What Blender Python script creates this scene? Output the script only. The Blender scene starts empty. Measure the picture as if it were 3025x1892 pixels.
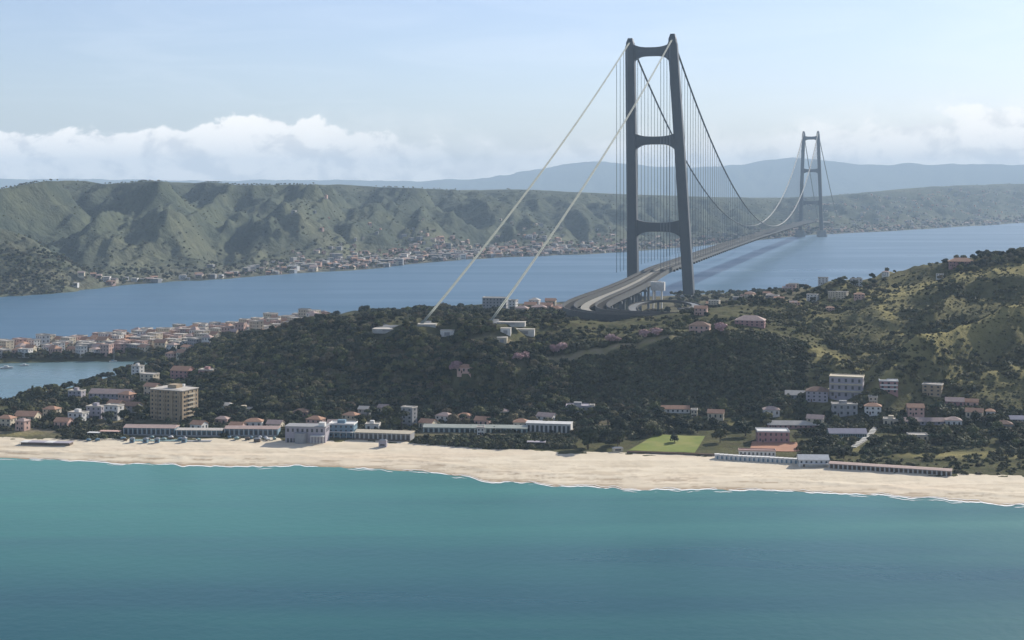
import bpy, bmesh, math, random
import numpy as np
from mathutils import Vector, Matrix

random.seed(7)
rng = np.random.default_rng(11)
R = math.radians
scene = bpy.context.scene
col = scene.collection

# ------------------------------------------------------------------ camera, sky, sun, exposure
CAM_H = 183.0
FOC = 3430.0          # focal length in the authoring unit (picture 2417 units wide)
UC, VH = 1208.5, 446.0
cam_d = bpy.data.cameras.new('camera')
cam_d.sensor_width = 36.0
cam_d.lens = 36.0 * FOC / 2417.0
cam_d.shift_y = -(756.0 - VH) / 2417.0
cam_d.clip_start = 1.0
cam_d.clip_end = 60000.0
cam = bpy.data.objects.new('camera', cam_d)
cam.location = (0, 0, CAM_H)
cam.rotation_euler = (R(90), 0, 0)
col.objects.link(cam)
scene.camera = cam

SUN_AZ, SUN_EL = R(43), R(29)      # azimuth measured from the view axis (+Y) towards +X
sun_dir = Vector((math.sin(SUN_AZ) * math.cos(SUN_EL), math.cos(SUN_AZ) * math.cos(SUN_EL), math.sin(SUN_EL)))
sd = bpy.data.lights.new('sun', 'SUN')
sd.energy = 4.7
sd.angle = R(0.53)
sd.color = (1.0, 0.93, 0.82)
so = bpy.data.objects.new('sun', sd)
so.rotation_euler = sun_dir.to_track_quat('Z', 'Y').to_euler()
so.location = (2000, 1500, 3000)
col.objects.link(so)

HAZE_DENSITY = 6.2e-5
SKY_STRENGTH = 0.078

def build_world():
    w = bpy.data.worlds.new('World')
    scene.world = w
    w.use_nodes = True
    nt = w.node_tree
    N, L = nt.nodes, nt.links
    N.clear()
    out = N.new('ShaderNodeOutputWorld')
    bg = N.new('ShaderNodeBackground')
    bg.inputs['Strength'].default_value = 1.0
    L.new(bg.outputs[0], out.inputs[0])
    sky = N.new('ShaderNodeTexSky')
    sky.sky_type = 'NISHITA'
    sky.sun_disc = False
    sky.sun_elevation = SUN_EL
    sky.sun_rotation = SUN_AZ
    sky.altitude = 200
    sky.air_density = 1.0
    sky.dust_density = 0.6
    sky.ozone_density = 3.0

    def m(op, a, b=None, c=None, clamp=False):
        n = N.new('ShaderNodeMath'); n.operation = op; n.use_clamp = clamp
        for i, x in enumerate((a, b, c)):
            if x is None: continue
            if isinstance(x, (int, float)): n.inputs[i].default_value = x
            else: L.new(x, n.inputs[i])
        return n.outputs[0]

    def smooth(x, lo, hi):
        n = N.new('ShaderNodeMapRange'); n.interpolation_type = 'SMOOTHSTEP'
        L.new(x, n.inputs[0])
        n.inputs[1].default_value = lo; n.inputs[2].default_value = hi
        n.inputs[3].default_value = 0; n.inputs[4].default_value = 1
        return n.outputs[0]

    tc = N.new('ShaderNodeTexCoord')
    sep = N.new('ShaderNodeSeparateXYZ'); L.new(tc.outputs['Generated'], sep.inputs[0])
    x, y, z = sep.outputs
    az = m('ARCTAN2', x, y)
    el = m('ARCSINE', z)

    def ramp(fac, stops, lo, hi):
        t = N.new('ShaderNodeMapRange'); L.new(fac, t.inputs[0])
        t.inputs[1].default_value = lo; t.inputs[2].default_value = hi
        r = N.new('ShaderNodeValToRGB'); L.new(t.outputs[0], r.inputs[0])
        e = r.color_ramp; e.interpolation = 'B_SPLINE'
        while len(e.elements) < len(stops): e.elements.new(0.5)
        for k, (p, c) in enumerate(stops):
            e.elements[k].position = (p - lo) / (hi - lo)
            e.elements[k].color = (c, c, c, 1)
        return r.outputs[0]

    def vec(sx, sy, ox=0.0, oy=0.0):
        c = N.new('ShaderNodeCombineXYZ')
        L.new(m('MULTIPLY_ADD', az, sx, ox), c.inputs[0])
        L.new(m('MULTIPLY_ADD', el, sy, oy), c.inputs[1])
        return c.outputs[0]

    def noise(v, scale, detail=7, rough=0.55, dist=0.0):
        n = N.new('ShaderNodeTexNoise'); n.noise_dimensions = '2D'
        L.new(v, n.inputs['Vector'])
        n.inputs['Scale'].default_value = scale; n.inputs['Detail'].default_value = detail
        n.inputs['Roughness'].default_value = rough; n.inputs['Distortion'].default_value = dist
        return n.outputs[0]

    # cumulus bank: top height by azimuth, bumpy with rounded cells
    top = ramp(az, [(-0.5, 0.50), (-0.34, 0.36), (-0.27, 0.36), (-0.155, 0.56), (-0.10, 0.38), (-0.02, 0.28),
                    (0.08, 0.30), (0.15, 0.40), (0.24, 0.52), (0.36, 0.60), (0.5, 0.55)], -0.5, 0.5)
    top = m('MULTIPLY_ADD', top, 0.10, -0.0050)
    n1 = noise(vec(1, 1.35, 1.7, 0.3), 26, 9, 0.60, 0.2)
    n2 = noise(vec(1, 1.35, 3.1, 0.0), 9, 2, 0.5)
    v = N.new('ShaderNodeTexVoronoi'); v.feature = 'SMOOTH_F1'; v.voronoi_dimensions = '2D'
    wv = N.new('ShaderNodeVectorMath'); wv.operation = 'MULTIPLY_ADD'
    nn = N.new('ShaderNodeTexNoise'); nn.noise_dimensions = '2D'; L.new(vec(1, 1.3), nn.inputs['Vector']); nn.inputs['Scale'].default_value = 60
    nn.inputs['Detail'].default_value = 4
    L.new(nn.outputs['Color'], wv.inputs[0]); wv.inputs[1].default_value = (0.012, 0.012, 0); L.new(vec(1, 1.25), wv.inputs[2])
    L.new(wv.outputs[0], v.inputs['Vector']); v.inputs['Scale'].default_value = 42; v.inputs['Smoothness'].default_value = 0.35
    puff = m('SUBTRACT', 1.0, v.outputs['Distance'])
    bump = m('ADD', m('MULTIPLY', m('SUBTRACT', n1, 0.5), 0.034), m('MULTIPLY', m('SUBTRACT', puff, 0.5), 0.005))
    bump = m('ADD', bump, m('MULTIPLY', m('SUBTRACT', n2, 0.5), 0.028))
    body = m('SUBTRACT', m('ADD', top, bump), el)
    soft = ramp(az, [(-0.5, 0.0), (-0.18, 0.02), (-0.10, 0.35), (0.0, 1.0), (0.15, 0.9), (0.3, 0.55), (0.5, 0.3)], -0.5, 0.5)
    hard_d = smooth(body, -0.0012, 0.0026)
    soft_d = smooth(body, -0.016, 0.022)
    mixd = N.new('ShaderNodeMix'); mixd.data_type = 'FLOAT'
    L.new(soft, mixd.inputs[0]); L.new(hard_d, mixd.inputs[2]); L.new(soft_d, mixd.inputs[3])
    dens = mixd.outputs[0]
    opa = ramp(az, [(-0.5, 1.0), (-0.2, 1.0), (-0.09, 0.95), (0.0, 0.85), (0.13, 0.85), (0.25, 0.85), (0.5, 0.9)], -0.5, 0.5)
    dens = m('MULTIPLY', dens, opa)
    # keep the bank low: nothing of it high up
    dens = m('MULTIPLY', dens, m('SUBTRACT', 1.0, smooth(el, 0.06, 0.09)))
    # thin cirrus veil
    cir = noise(vec(1.0, 7.0, 5.0), 7, 6, 0.6, 0.6)
    veil = m('MULTIPLY_ADD', smooth(cir, 0.35, 0.85), 0.10, 0.10)

    # puffs: sunlit tops, greyer bases and hollows
    lit = m('ADD', m('MULTIPLY', n1, 0.9), m('MULTIPLY', puff, 0.45))
    n1s = noise(vec(1, 1.35, 1.694, 0.292), 26, 9, 0.60, 0.2)
    rel = m('MULTIPLY', m('SUBTRACT', n1, n1s), 3.2)
    lit = m('ADD', lit, rel)
    edge = smooth(body, 0.03, 0.0)
    lit = m('ADD', lit, m('MULTIPLY', edge, 0.25))
    lit = smooth(lit, 0.22, 1.05)
    cc = N.new('ShaderNodeMix'); cc.data_type = 'RGBA'
    L.new(lit, cc.inputs[0])
    cc.inputs[6].default_value = (0.68, 0.665, 0.655, 1)
    cc.inputs[7].default_value = (0.98, 0.935, 0.875, 1)
    sc = N.new('ShaderNodeVectorMath'); sc.operation = 'MULTIPLY'
    L.new(sky.outputs[0], sc.inputs[0]); sc.inputs[1].default_value = (SKY_STRENGTH * 0.96, SKY_STRENGTH * 0.94, SKY_STRENGTH * 1.06)
    veilmix = N.new('ShaderNodeMix'); veilmix.data_type = 'RGBA'
    L.new(veil, veilmix.inputs[0]); L.new(sc.outputs[0], veilmix.inputs[6]); veilmix.inputs[7].default_value = (0.86, 0.88, 0.92, 1)
    fin = N.new('ShaderNodeMix'); fin.data_type = 'RGBA'
    L.new(dens, fin.inputs[0]); L.new(veilmix.outputs[2], fin.inputs[6]); L.new(cc.outputs[2], fin.inputs[7])
    L.new(fin.outputs[2], bg.inputs['Color'])

build_world()
vs = scene.view_settings
vs.view_transform = 'Standard'
vs.look = 'None'
vs.exposure = 0.6
vs.gamma = 1.0
vs.use_curve_mapping = False
scene.render.engine = 'CYCLES'
cy = scene.cycles
cy.use_denoising = True
cy.max_bounces = 6
cy.diffuse_bounces = 2
cy.glossy_bounces = 2
cy.transmission_bounces = 2
cy.volume_bounces = 0
cy.transparent_max_bounces = 6

# ------------------------------------------------------------------ helpers
def link(o, parent=None):
    col.objects.link(o)
    if parent is not None: o.parent = parent
    return o

def tag(o, label=None, cat=None, group=None, kind=None):
    if label: o['label'] = label
    if cat: o['category'] = cat
    if group: o['group'] = group
    if kind: o['kind'] = kind
    return o

def empty(name, loc=(0, 0, 0), rz=0.0):
    o = bpy.data.objects.new(name, None)
    o.empty_display_size = 1
    o.location = loc; o.rotation_euler = (0, 0, rz)
    return link(o)

def mesh_np(name, verts, faces, mats, parent=None, smooth=False, midx=None):
    me = bpy.data.meshes.new(name)
    verts = np.asarray(verts, dtype=np.float32)
    faces = np.asarray(faces, dtype=np.int32)
    nf, k = faces.shape
    me.vertices.add(len(verts)); me.vertices.foreach_set('co', verts.ravel())
    me.loops.add(nf * k); me.loops.foreach_set('vertex_index', faces.ravel())
    me.polygons.add(nf)
    me.polygons.foreach_set('loop_start', np.arange(0, nf * k, k, dtype=np.int32))
    me.polygons.foreach_set('loop_total', np.full(nf, k, dtype=np.int32))
    if midx is not None: me.polygons.foreach_set('material_index', np.asarray(midx, dtype=np.int32))
    if smooth: me.polygons.foreach_set('use_smooth', np.ones(nf, dtype=bool))
    me.update(calc_edges=True); me.validate()
    for mm in (mats if isinstance(mats, (list, tuple)) else [mats]): me.materials.append(mm)
    return link(bpy.data.objects.new(name, me), parent)

class MB:
    """collects boxes, prisms, tubes and sweeps; build() links them as one mesh object"""
    def __init__(s): s.v = []; s.f = []; s.m = []
    def add(s, vs_, fs, mi=0):
        b = len(s.v); s.v += [tuple(p) for p in vs_]
        for f in fs: s.f.append(tuple(i + b for i in f)); s.m.append(mi)
        return s
    def box(s, x0, x1, y0, y1, z0, z1, mi=0):
        vs_ = [(x0, y0, z0), (x1, y0, z0), (x1, y1, z0), (x0, y1, z0), (x0, y0, z1), (x1, y0, z1), (x1, y1, z1), (x0, y1, z1)]
        return s.add(vs_, [(3, 2, 1, 0), (4, 5, 6, 7), (0, 1, 5, 4), (1, 2, 6, 5), (2, 3, 7, 6), (3, 0, 4, 7)], mi)
    def gable(s, x0, x1, y0, y1, z0, zr, mi=0, th=0.0):
        ym = (y0 + y1) / 2
        vs_ = [(x0, y0, z0), (x1, y0, z0), (x1, y1, z0), (x0, y1, z0), (x0, ym, zr), (x1, ym, zr)]
        return s.add(vs_, [(3, 2, 1, 0), (0, 1, 5, 4), (2, 3, 4, 5), (1, 2, 5), (3, 0, 4)], mi)
    def hip(s, x0, x1, y0, y1, z0, zr, mi=0):
        ym = (y0 + y1) / 2; i = min((x1 - x0) * 0.42, (y1 - y0) / 2)
        vs_ = [(x0, y0, z0), (x1, y0, z0), (x1, y1, z0), (x0, y1, z0), (x0 + i, ym, zr), (x1 - i, ym, zr)]
        return s.add(vs_, [(3, 2, 1, 0), (0, 1, 5, 4), (2, 3, 4, 5), (1, 2, 5), (3, 0, 4)], mi)
    def tube(s, pts, rad, n=8, mi=0, cap=True):
        pts = [Vector(p) for p in pts]
        rads = rad if isinstance(rad, (list, tuple)) else [rad] * len(pts)
        rings = []
        for i, p in enumerate(pts):
            t = (pts[min(i + 1, len(pts) - 1)] - pts[max(i - 1, 0)]).normalized()
            a = Vector((0, 0, 1)) if abs(t.z) < 0.95 else Vector((1, 0, 0))
            e1 = t.cross(a).normalized(); e2 = t.cross(e1)
            rings.append([p + (e1 * math.cos(2 * math.pi * k / n) + e2 * math.sin(2 * math.pi * k / n)) * rads[i] for k in range(n)])
        vs_ = [q for r_ in rings for q in r_]
        fs = []
        for i in range(len(pts) - 1):
            for k in range(n):
                fs.append((i * n + k, i * n + (k + 1) % n, (i + 1) * n + (k + 1) % n, (i + 1) * n + k))
        if cap:
            fs.append(tuple(range(n - 1, -1, -1))); fs.append(tuple(range((len(pts) - 1) * n, len(pts) * n)))
        return s.add(vs_, fs, mi)
    def sweep(s, frames, section, mi=0):
        """frames: list of (centre, side vector); section: polygon of (offset sideways, height)"""
        n = len(section); vs_ = []
        for c, r_ in frames:
            for a, h in section: vs_.append((c[0] + r_[0] * a, c[1] + r_[1] * a, c[2] + h))
        fs = []
        for i in range(len(frames) - 1):
            for k in range(n):
                fs.append((i * n + k, i * n + (k + 1) % n, (i + 1) * n + (k + 1) % n, (i + 1) * n + k))
        fs.append(tuple(range(n - 1, -1, -1))); fs.append(tuple(range((len(frames) - 1) * n, len(frames) * n)))
        return s.add(vs_, fs, mi)
    def build(s, name, mats, parent=None, smooth=False):
        me = bpy.data.meshes.new(name)
        me.from_pydata(s.v, [], s.f)
        for mm in (mats if isinstance(mats, (list, tuple)) else [mats]): me.materials.append(mm)
        me.polygons.foreach_set('material_index', np.asarray(s.m, dtype=np.int32))
        if smooth: me.polygons.foreach_set('use_smooth', np.ones(len(me.polygons), dtype=bool))
        me.update()
        bm = bmesh.new(); bm.from_mesh(me); bmesh.ops.recalc_face_normals(bm, faces=bm.faces); bm.to_mesh(me); bm.free()
        return link(bpy.data.objects.new(name, me), parent)

def copy_tree(o, parent=None):
    c = o.copy(); link(c)
    if parent is not None: c.parent = parent
    for ch in o.children: copy_tree(ch, c)
    return c

_perm = rng.random((64, 512, 512)).astype(np.float32)[:8]
def vnoise(x, y, seed=0):
    t = _perm[seed % 8]
    xi = np.floor(x).astype(int); yi = np.floor(y).astype(int)
    fx = x - xi; fy = y - yi
    fx = fx * fx * fx * (fx * (fx * 6 - 15) + 10); fy = fy * fy * fy * (fy * (fy * 6 - 15) + 10)
    a = t[xi % 512, yi % 512]; b = t[(xi + 1) % 512, yi % 512]; c = t[xi % 512, (yi + 1) % 512]; d = t[(xi + 1) % 512, (yi + 1) % 512]
    return (a * (1 - fx) + b * fx) * (1 - fy) + (c * (1 - fx) + d * fx) * fy
def fbm(x, y, o=4, seed=0, gain=0.5):
    s = 0; a = 1; tot = 0
    for i in range(o):
        s = s + a * vnoise(x * 2 ** i + 17.3 * i, y * 2 ** i + 9.1 * i, seed + i); tot += a; a *= gain
    return s / tot
def ridged(x, y, o=4, seed=0):
    s = 0; a = 1; tot = 0
    for i in range(o):
        n = 1 - np.abs(2 * vnoise(x * 2 ** i + 31.7 * i, y * 2 ** i + 3.3 * i, seed + i) - 1)
        s = s + a * n; tot += a; a *= 0.5
    return s / tot

# ------------------------------------------------------------------ materials
def mat(name, c1, c2=None, scale=1.0, rough=0.85, stretch=(1, 1, 1), detail=5, lo=0.35, hi=0.65, c3=None, scale3=None, bump=0.0, spec=0.3, rand=0.0, metal=0.0):
    m_ = bpy.data.materials.new(name); m_.use_nodes = True
    nt = m_.node_tree; N, L = nt.nodes, nt.links
    b = N['Principled BSDF']
    b.inputs['Roughness'].default_value = rough
    b.inputs['Specular IOR Level'].default_value = spec
    b.inputs['Metallic'].default_value = metal
    if c2 is None: c2 = tuple(x * 0.8 for x in c1)
    tc = N.new('ShaderNodeTexCoord'); mp = N.new('ShaderNodeMapping')
    L.new(tc.outputs['Object'], mp.inputs[0]); mp.inputs['Scale'].default_value = stretch
    def layer(a_sock, a_col, colr, sc_, lo_, hi_):
        nz = N.new('ShaderNodeTexNoise'); L.new(mp.outputs[0], nz.inputs['Vector'])
        nz.inputs['Scale'].default_value = sc_; nz.inputs['Detail'].default_value = detail; nz.inputs['Roughness'].default_value = 0.6
        mr = N.new('ShaderNodeMapRange'); L.new(nz.outputs[0], mr.inputs[0]); mr.inputs[1].default_value = lo_; mr.inputs[2].default_value = hi_
        mx = N.new('ShaderNodeMix'); mx.data_type = 'RGBA'; L.new(mr.outputs[0], mx.inputs[0])
        if a_sock is None: mx.inputs[6].default_value = (*a_col, 1)
        else: L.new(a_sock, mx.inputs[6])
        mx.inputs[7].default_value = (*colr, 1)
        return mx.outputs[2], nz.outputs[0]
    c, nz = layer(None, c1, c2, scale, lo, hi)
    if c3 is not None: c, _ = layer(c, None, c3, scale3 or scale * 0.23, 0.5, 0.68)
    if rand > 0:
        oi = N.new('ShaderNodeObjectInfo')
        hs = N.new('ShaderNodeHueSaturation'); L.new(c, hs.inputs['Color'])
        mr = N.new('ShaderNodeMapRange'); L.new(oi.outputs['Random'], mr.inputs[0]); mr.inputs[3].default_value = 1 - rand; mr.inputs[4].default_value = 1 + rand
        L.new(mr.outputs[0], hs.inputs['Value'])
        mh = N.new('ShaderNodeMath'); mh.operation = 'MULTIPLY'; L.new(oi.outputs['Random'], mh.inputs[0]); mh.inputs[1].default_value = 7.31
        fr = N.new('ShaderNodeMath'); fr.operation = 'FRACT'; L.new(mh.outputs[0], fr.inputs[0])
        mr2 = N.new('ShaderNodeMapRange'); L.new(fr.outputs[0], mr2.inputs[0]); mr2.inputs[3].default_value = 0.5 - rand * 0.09; mr2.inputs[4].default_value = 0.5 + rand * 0.05
        L.new(mr2.outputs[0], hs.inputs['Hue'])
        c = hs.outputs[0]
    L.new(c, b.inputs['Base Color'])
    if bump > 0:
        bp = N.new('ShaderNodeBump'); bp.inputs['Strength'].default_value = bump; L.new(nz, bp.inputs['Height']); L.new(bp.outputs[0], b.inputs['Normal'])
    return m_

M = {}
M['sand'] = mat('sand', (0.64, 0.56, 0.425), (0.53, 0.455, 0.335), 0.05, 0.95, (0.35, 1.6, 1), c3=(0.60, 0.50, 0.37), scale3=0.02)
M['steel'] = mat('tower_steel', (0.034, 0.041, 0.049), (0.027, 0.033, 0.040), 0.06, 0.5, spec=0.4)
M['steel_far'] = M['steel']
M['cable'] = mat('cable_wrap', (0.085, 0.09, 0.09), (0.06, 0.065, 0.065), 0.3, 0.6)
M['cable_lit'] = mat('cable_wrap_lit', (0.26, 0.285, 0.235), (0.20, 0.22, 0.185), 0.3, 0.7)  # same cable as main span, sunlight on the side spans painted as lighter tone
M['hanger'] = mat('hanger_steel', (0.14, 0.16, 0.18), (0.11, 0.13, 0.15), 0.5, 0.6)
M['asphalt'] = mat('asphalt', (0.022, 0.021, 0.020), (0.032, 0.030, 0.028), 0.2, 0.95, spec=0.05)
M['railbed'] = mat('rail_deck', (0.26, 0.245, 0.20), (0.19, 0.18, 0.15), 0.2, 0.85)
M['girder'] = mat('deck_girder', (0.040, 0.038, 0.034), (0.030, 0.028, 0.026), 0.1, 0.6)
M['screen'] = mat('wind_screen', (0.05, 0.052, 0.05), (0.07, 0.072, 0.07), 0.2, 0.6)
M['concrete'] = mat('concrete', (0.46, 0.45, 0.42), (0.36, 0.35, 0.33), 0.15, 0.9)
M['concrete_dark'] = mat('pier_concrete', (0.17, 0.18, 0.19), (0.12, 0.13, 0.14), 0.06, 0.9)
M['white'] = mat('white_paint', (0.624, 0.616, 0.592), (0.528, 0.520, 0.496), 0.4, 0.8)
M['cream'] = mat('cream_render', (0.528, 0.464, 0.352), (0.448, 0.392, 0.296), 0.3, 0.9)
M['ochre'] = mat('ochre_render', (0.37, 0.285, 0.185), (0.29, 0.225, 0.15), 0.3, 0.9)
M['pink'] = mat('pink_render', (0.493, 0.332, 0.281), (0.425, 0.281, 0.238), 0.3, 0.9)
M['rose'] = mat('rose_render', (0.368, 0.208, 0.200), (0.304, 0.176, 0.168), 0.3, 0.9)
M['grey'] = mat('grey_render', (0.294, 0.294, 0.294), (0.238, 0.238, 0.245), 0.3, 0.9)
M['lilac'] = mat('pale_lilac_render', (0.340, 0.315, 0.348), (0.289, 0.272, 0.306), 0.3, 0.9)
M['blue'] = mat('blue_grey_paint', (0.154, 0.238, 0.294), (0.119, 0.189, 0.245), 0.3, 0.8)
M['teal'] = mat('teal_sheet', (0.264, 0.360, 0.344), (0.216, 0.304, 0.296), 0.2, 0.7)
M['sheet'] = mat('weathered_green_sheet', (0.36, 0.38, 0.33), (0.29, 0.31, 0.27), 0.2, 0.8)
M['tile'] = mat('terracotta_roof', (0.40, 0.235, 0.155), (0.31, 0.18, 0.12), 0.8, 0.9)
M['tile_pink'] = mat('faded_pink_roof', (0.42, 0.31, 0.27), (0.33, 0.25, 0.22), 0.5, 0.9)
M['tile_dark'] = mat('brown_roof', (0.22, 0.14, 0.10), (0.17, 0.11, 0.08), 0.8, 0.9)
M['flatroof'] = mat('flat_roof', (0.50, 0.46, 0.40), (0.40, 0.37, 0.33), 0.3, 0.95)
M['glass'] = mat('window_glass', (0.030, 0.036, 0.045), (0.05, 0.055, 0.06), 0.5, 0.2, spec=0.5)
M['shutter'] = mat('wood_shutter', (0.10, 0.06, 0.035), (0.07, 0.045, 0.03), 0.5, 0.7)
M['clay'] = mat('clay_court', (0.40, 0.20, 0.12), (0.33, 0.17, 0.105), 0.1, 0.95)
M['lawn'] = mat('lawn', (0.155, 0.185, 0.022), (0.115, 0.150, 0.020), 0.05, 0.95, c3=(0.23, 0.22, 0.06), scale3=0.03)
M['bark'] = mat('bark', (0.07, 0.05, 0.035), (0.05, 0.037, 0.027), 2, 0.95)
M['foam'] = mat('surf_foam', (0.80, 0.81, 0.80), (0.66, 0.70, 0.70), 0.4, 0.9)
M['rock'] = mat('pale_rock', (0.42, 0.39, 0.34), (0.32, 0.30, 0.27), 0.4, 0.95)
M['drift'] = mat('weathered_timber', (0.16, 0.12, 0.09), (0.11, 0.085, 0.065), 1.0, 0.9)
M['path'] = mat('pale_concrete_path', (0.527, 0.501, 0.442), (0.442, 0.425, 0.383), 0.4, 0.9)

def leaf_mat(name, c1, c2, rand=0.35):
    m_ = mat(name, c1, c2, 0.35, 0.8, rand=rand, spec=0.15)
    nt = m_.node_tree; N, L = nt.nodes, nt.links
    b = N['Principled BSDF']; out = [n for n in N if n.type == 'OUTPUT_MATERIAL'][0]
    tr = N.new('ShaderNodeBsdfTranslucent')
    src = b.inputs['Base Color'].links[0].from_socket
    L.new(src, tr.inputs['Color'])
    mx = N.new('ShaderNodeMixShader'); mx.inputs[0].default_value = 0.10
    L.new(b.outputs[0], mx.inputs[1]); L.new(tr.outputs[0], mx.inputs[2]); L.new(mx.outputs[0], out.inputs[0])
    return m_
M['leaf_dark'] = leaf_mat('dark_leaves', (0.015, 0.024, 0.012), (0.036, 0.046, 0.020))
M['leaf_mid'] = leaf_mat('green_leaves', (0.068, 0.080, 0.028), (0.120, 0.124, 0.046))
M['leaf_pine'] = leaf_mat('pine_needles', (0.028, 0.042, 0.022), (0.048, 0.060, 0.028))
M['leaf_heath'] = leaf_mat('heath_leaves', (0.085, 0.088, 0.036), (0.135, 0.128, 0.052), 0.3)
M['leaf_olive'] = leaf_mat('olive_leaves', (0.095, 0.088, 0.046), (0.145, 0.128, 0.066))
M['blossom'] = leaf_mat('pale_pink_blossom', (0.46, 0.30, 0.29), (0.32, 0.21, 0.21), 0.15)
M['leaf_scrub'] = leaf_mat('scrub_leaves', (0.046, 0.054, 0.026), (0.098, 0.098, 0.044), 0.5)

def land_mat(name, greens, dry, scale, dry_amt):
    """ground cover: two greens, dry grass and soil by patches; attribute 'dry' pushes towards dry grass"""
    m_ = bpy.data.materials.new(name); m_.use_nodes = True
    nt = m_.node_tree; N, L = nt.nodes, nt.links
    b = N['Principled BSDF']; b.inputs['Roughness'].default_value = 1.0; b.inputs['Specular IOR Level'].default_value = 0.05
    tc = N.new('ShaderNodeTexCoord')
    def nz(sc_, d=6, r_=0.62):
        n = N.new('ShaderNodeTexNoise'); L.new(tc.outputs['Object'], n.inputs['Vector']); n.inputs['Scale'].default_value = sc_
        n.inputs['Detail'].default_value = d; n.inputs['Roughness'].default_value = r_; return n.outputs[0]
    def mr(x, lo, hi):
        n = N.new('ShaderNodeMapRange'); L.new(x, n.inputs[0]); n.inputs[1].default_value = lo; n.inputs[2].default_value = hi; return n.outputs[0]
    def mx(f, a, c):
        n = N.new('ShaderNodeMix'); n.data_type = 'RGBA'; L.new(f, n.inputs[0])
        for i, q in ((6, a), (7, c)):
            if isinstance(q, tuple): n.inputs[i].default_value = (*q, 1)
            else: L.new(q, n.inputs[i])
        return n.outputs[2]
    c = mx(mr(nz(scale), 0.38, 0.62), greens[0], greens[1])
    c = mx(mr(nz(scale * 4.1), 0.45, 0.7), c, greens[2])
    at = N.new('ShaderNodeAttribute'); at.attribute_name = 'dry'
    ad = N.new('ShaderNodeMath'); ad.operation = 'ADD'; L.new(at.outputs['Fac'], ad.inputs[0])
    n2 = nz(scale * 0.55); L.new(n2, ad.inputs[1])
    c = mx(mr(ad.outputs[0], 0.62 - dry_amt, 1.15 - dry_amt), c, dry)
    at2 = N.new('ShaderNodeAttribute'); at2.attribute_name = 'soil'
    ad2 = N.new('ShaderNodeMath'); ad2.operation = 'MULTIPLY'; L.new(at2.outputs['Fac'], ad2.inputs[0]); L.new(mr(nz(scale * 2.3), 0.35, 0.6), ad2.inputs[1])
    c = mx(ad2.outputs[0], c, (0.27, 0.225, 0.16))
    L.new(c, b.inputs['Base Color'])
    bp = N.new('ShaderNodeBump'); bp.inputs['Strength'].default_value = 0.9; bp.inputs['Distance'].default_value = 0.09 / scale
    L.new(nz(scale * 6), bp.inputs['Height']); L.new(bp.outputs[0], b.inputs['Normal'])
    return m_
M['land'] = land_mat('coastal_land', ((0.050, 0.055, 0.024), (0.100, 0.098, 0.042), (0.085, 0.074, 0.042)), (0.235, 0.205, 0.085), 0.045, 0.03)
M['hills'] = land_mat('far_hills_cover', ((0.052, 0.066, 0.048), (0.092, 0.104, 0.064), (0.045, 0.056, 0.044)), (0.17, 0.165, 0.10), 0.006, 0.03)
M['mountain'] = land_mat('mountain_cover', ((0.06, 0.075, 0.04), (0.09, 0.10, 0.05), (0.07, 0.075, 0.045)), (0.15, 0.14, 0.08), 0.002, 0.0)

def water_mat(name, deep, shallow, y0, y1, rough, streak, amt, spec=0.5):
    m_ = bpy.data.materials.new(name); m_.use_nodes = True
    nt = m_.node_tree; N, L = nt.nodes, nt.links
    b = N['Principled BSDF']; b.inputs['IOR'].default_value = 1.33; b.inputs['Specular IOR Level'].default_value = spec
    tc = N.new('ShaderNodeTexCoord')
    sp = N.new('ShaderNodeSeparateXYZ'); L.new(tc.outputs['Object'], sp.inputs[0])
    mp = N.new('ShaderNodeMapping'); L.new(tc.outputs['Object'], mp.inputs[0]); mp.inputs['Scale'].default_value = streak
    mp.inputs['Rotation'].default_value = (0, 0, R(4))
    n1 = N.new('ShaderNodeTexNoise'); L.new(mp.outputs[0], n1.inputs['Vector']); n1.inputs['Scale'].default_value = 1.0; n1.inputs['Detail'].default_value = 6
    n1.inputs['Roughness'].default_value = 0.55; n1.inputs['Distortion'].default_value = 0.5
    # depth tint from deep water to the shallows, broken up by the streak noise
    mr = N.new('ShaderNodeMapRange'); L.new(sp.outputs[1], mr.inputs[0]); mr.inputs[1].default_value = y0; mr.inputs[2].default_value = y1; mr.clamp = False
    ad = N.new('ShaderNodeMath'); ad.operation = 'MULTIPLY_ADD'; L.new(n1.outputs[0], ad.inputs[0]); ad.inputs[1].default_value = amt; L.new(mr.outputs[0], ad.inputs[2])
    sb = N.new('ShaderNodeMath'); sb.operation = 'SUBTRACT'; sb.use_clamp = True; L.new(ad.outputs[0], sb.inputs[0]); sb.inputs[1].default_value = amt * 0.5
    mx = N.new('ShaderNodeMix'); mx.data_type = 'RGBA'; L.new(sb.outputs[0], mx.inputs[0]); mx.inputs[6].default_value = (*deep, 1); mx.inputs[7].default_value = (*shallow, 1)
    L.new(mx.outputs[2], b.inputs['Base Color'])
    rr = N.new('ShaderNodeMapRange'); L.new(n1.outputs[0], rr.inputs[0]); rr.inputs[1].default_value = 0.3; rr.inputs[2].default_value = 0.7
    rr.inputs[3].default_value = rough * 0.75; rr.inputs[4].default_value = rough * 1.25
    L.new(rr.outputs[0], b.inputs['Roughness'])
    n2 = N.new('ShaderNodeTexNoise'); L.new(tc.outputs['Object'], n2.inputs['Vector']); n2.inputs['Scale'].default_value = 0.16; n2.inputs['Detail'].default_value = 4
    bp = N.new('ShaderNodeBump'); bp.inputs['Strength'].default_value = 0.35; bp.inputs['Distance'].default_value = 0.6
    L.new(n2.outputs[0], bp.inputs['Height']); L.new(bp.outputs[0], b.inputs['Normal'])
    return m_
M['sea'] = water_mat('turquoise_sea', (0.004, 0.066, 0.080), (0.058, 0.205, 0.180), 575, 985, 0.34, (0.0014, 0.012, 1), 1.5, 0.30)
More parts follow.
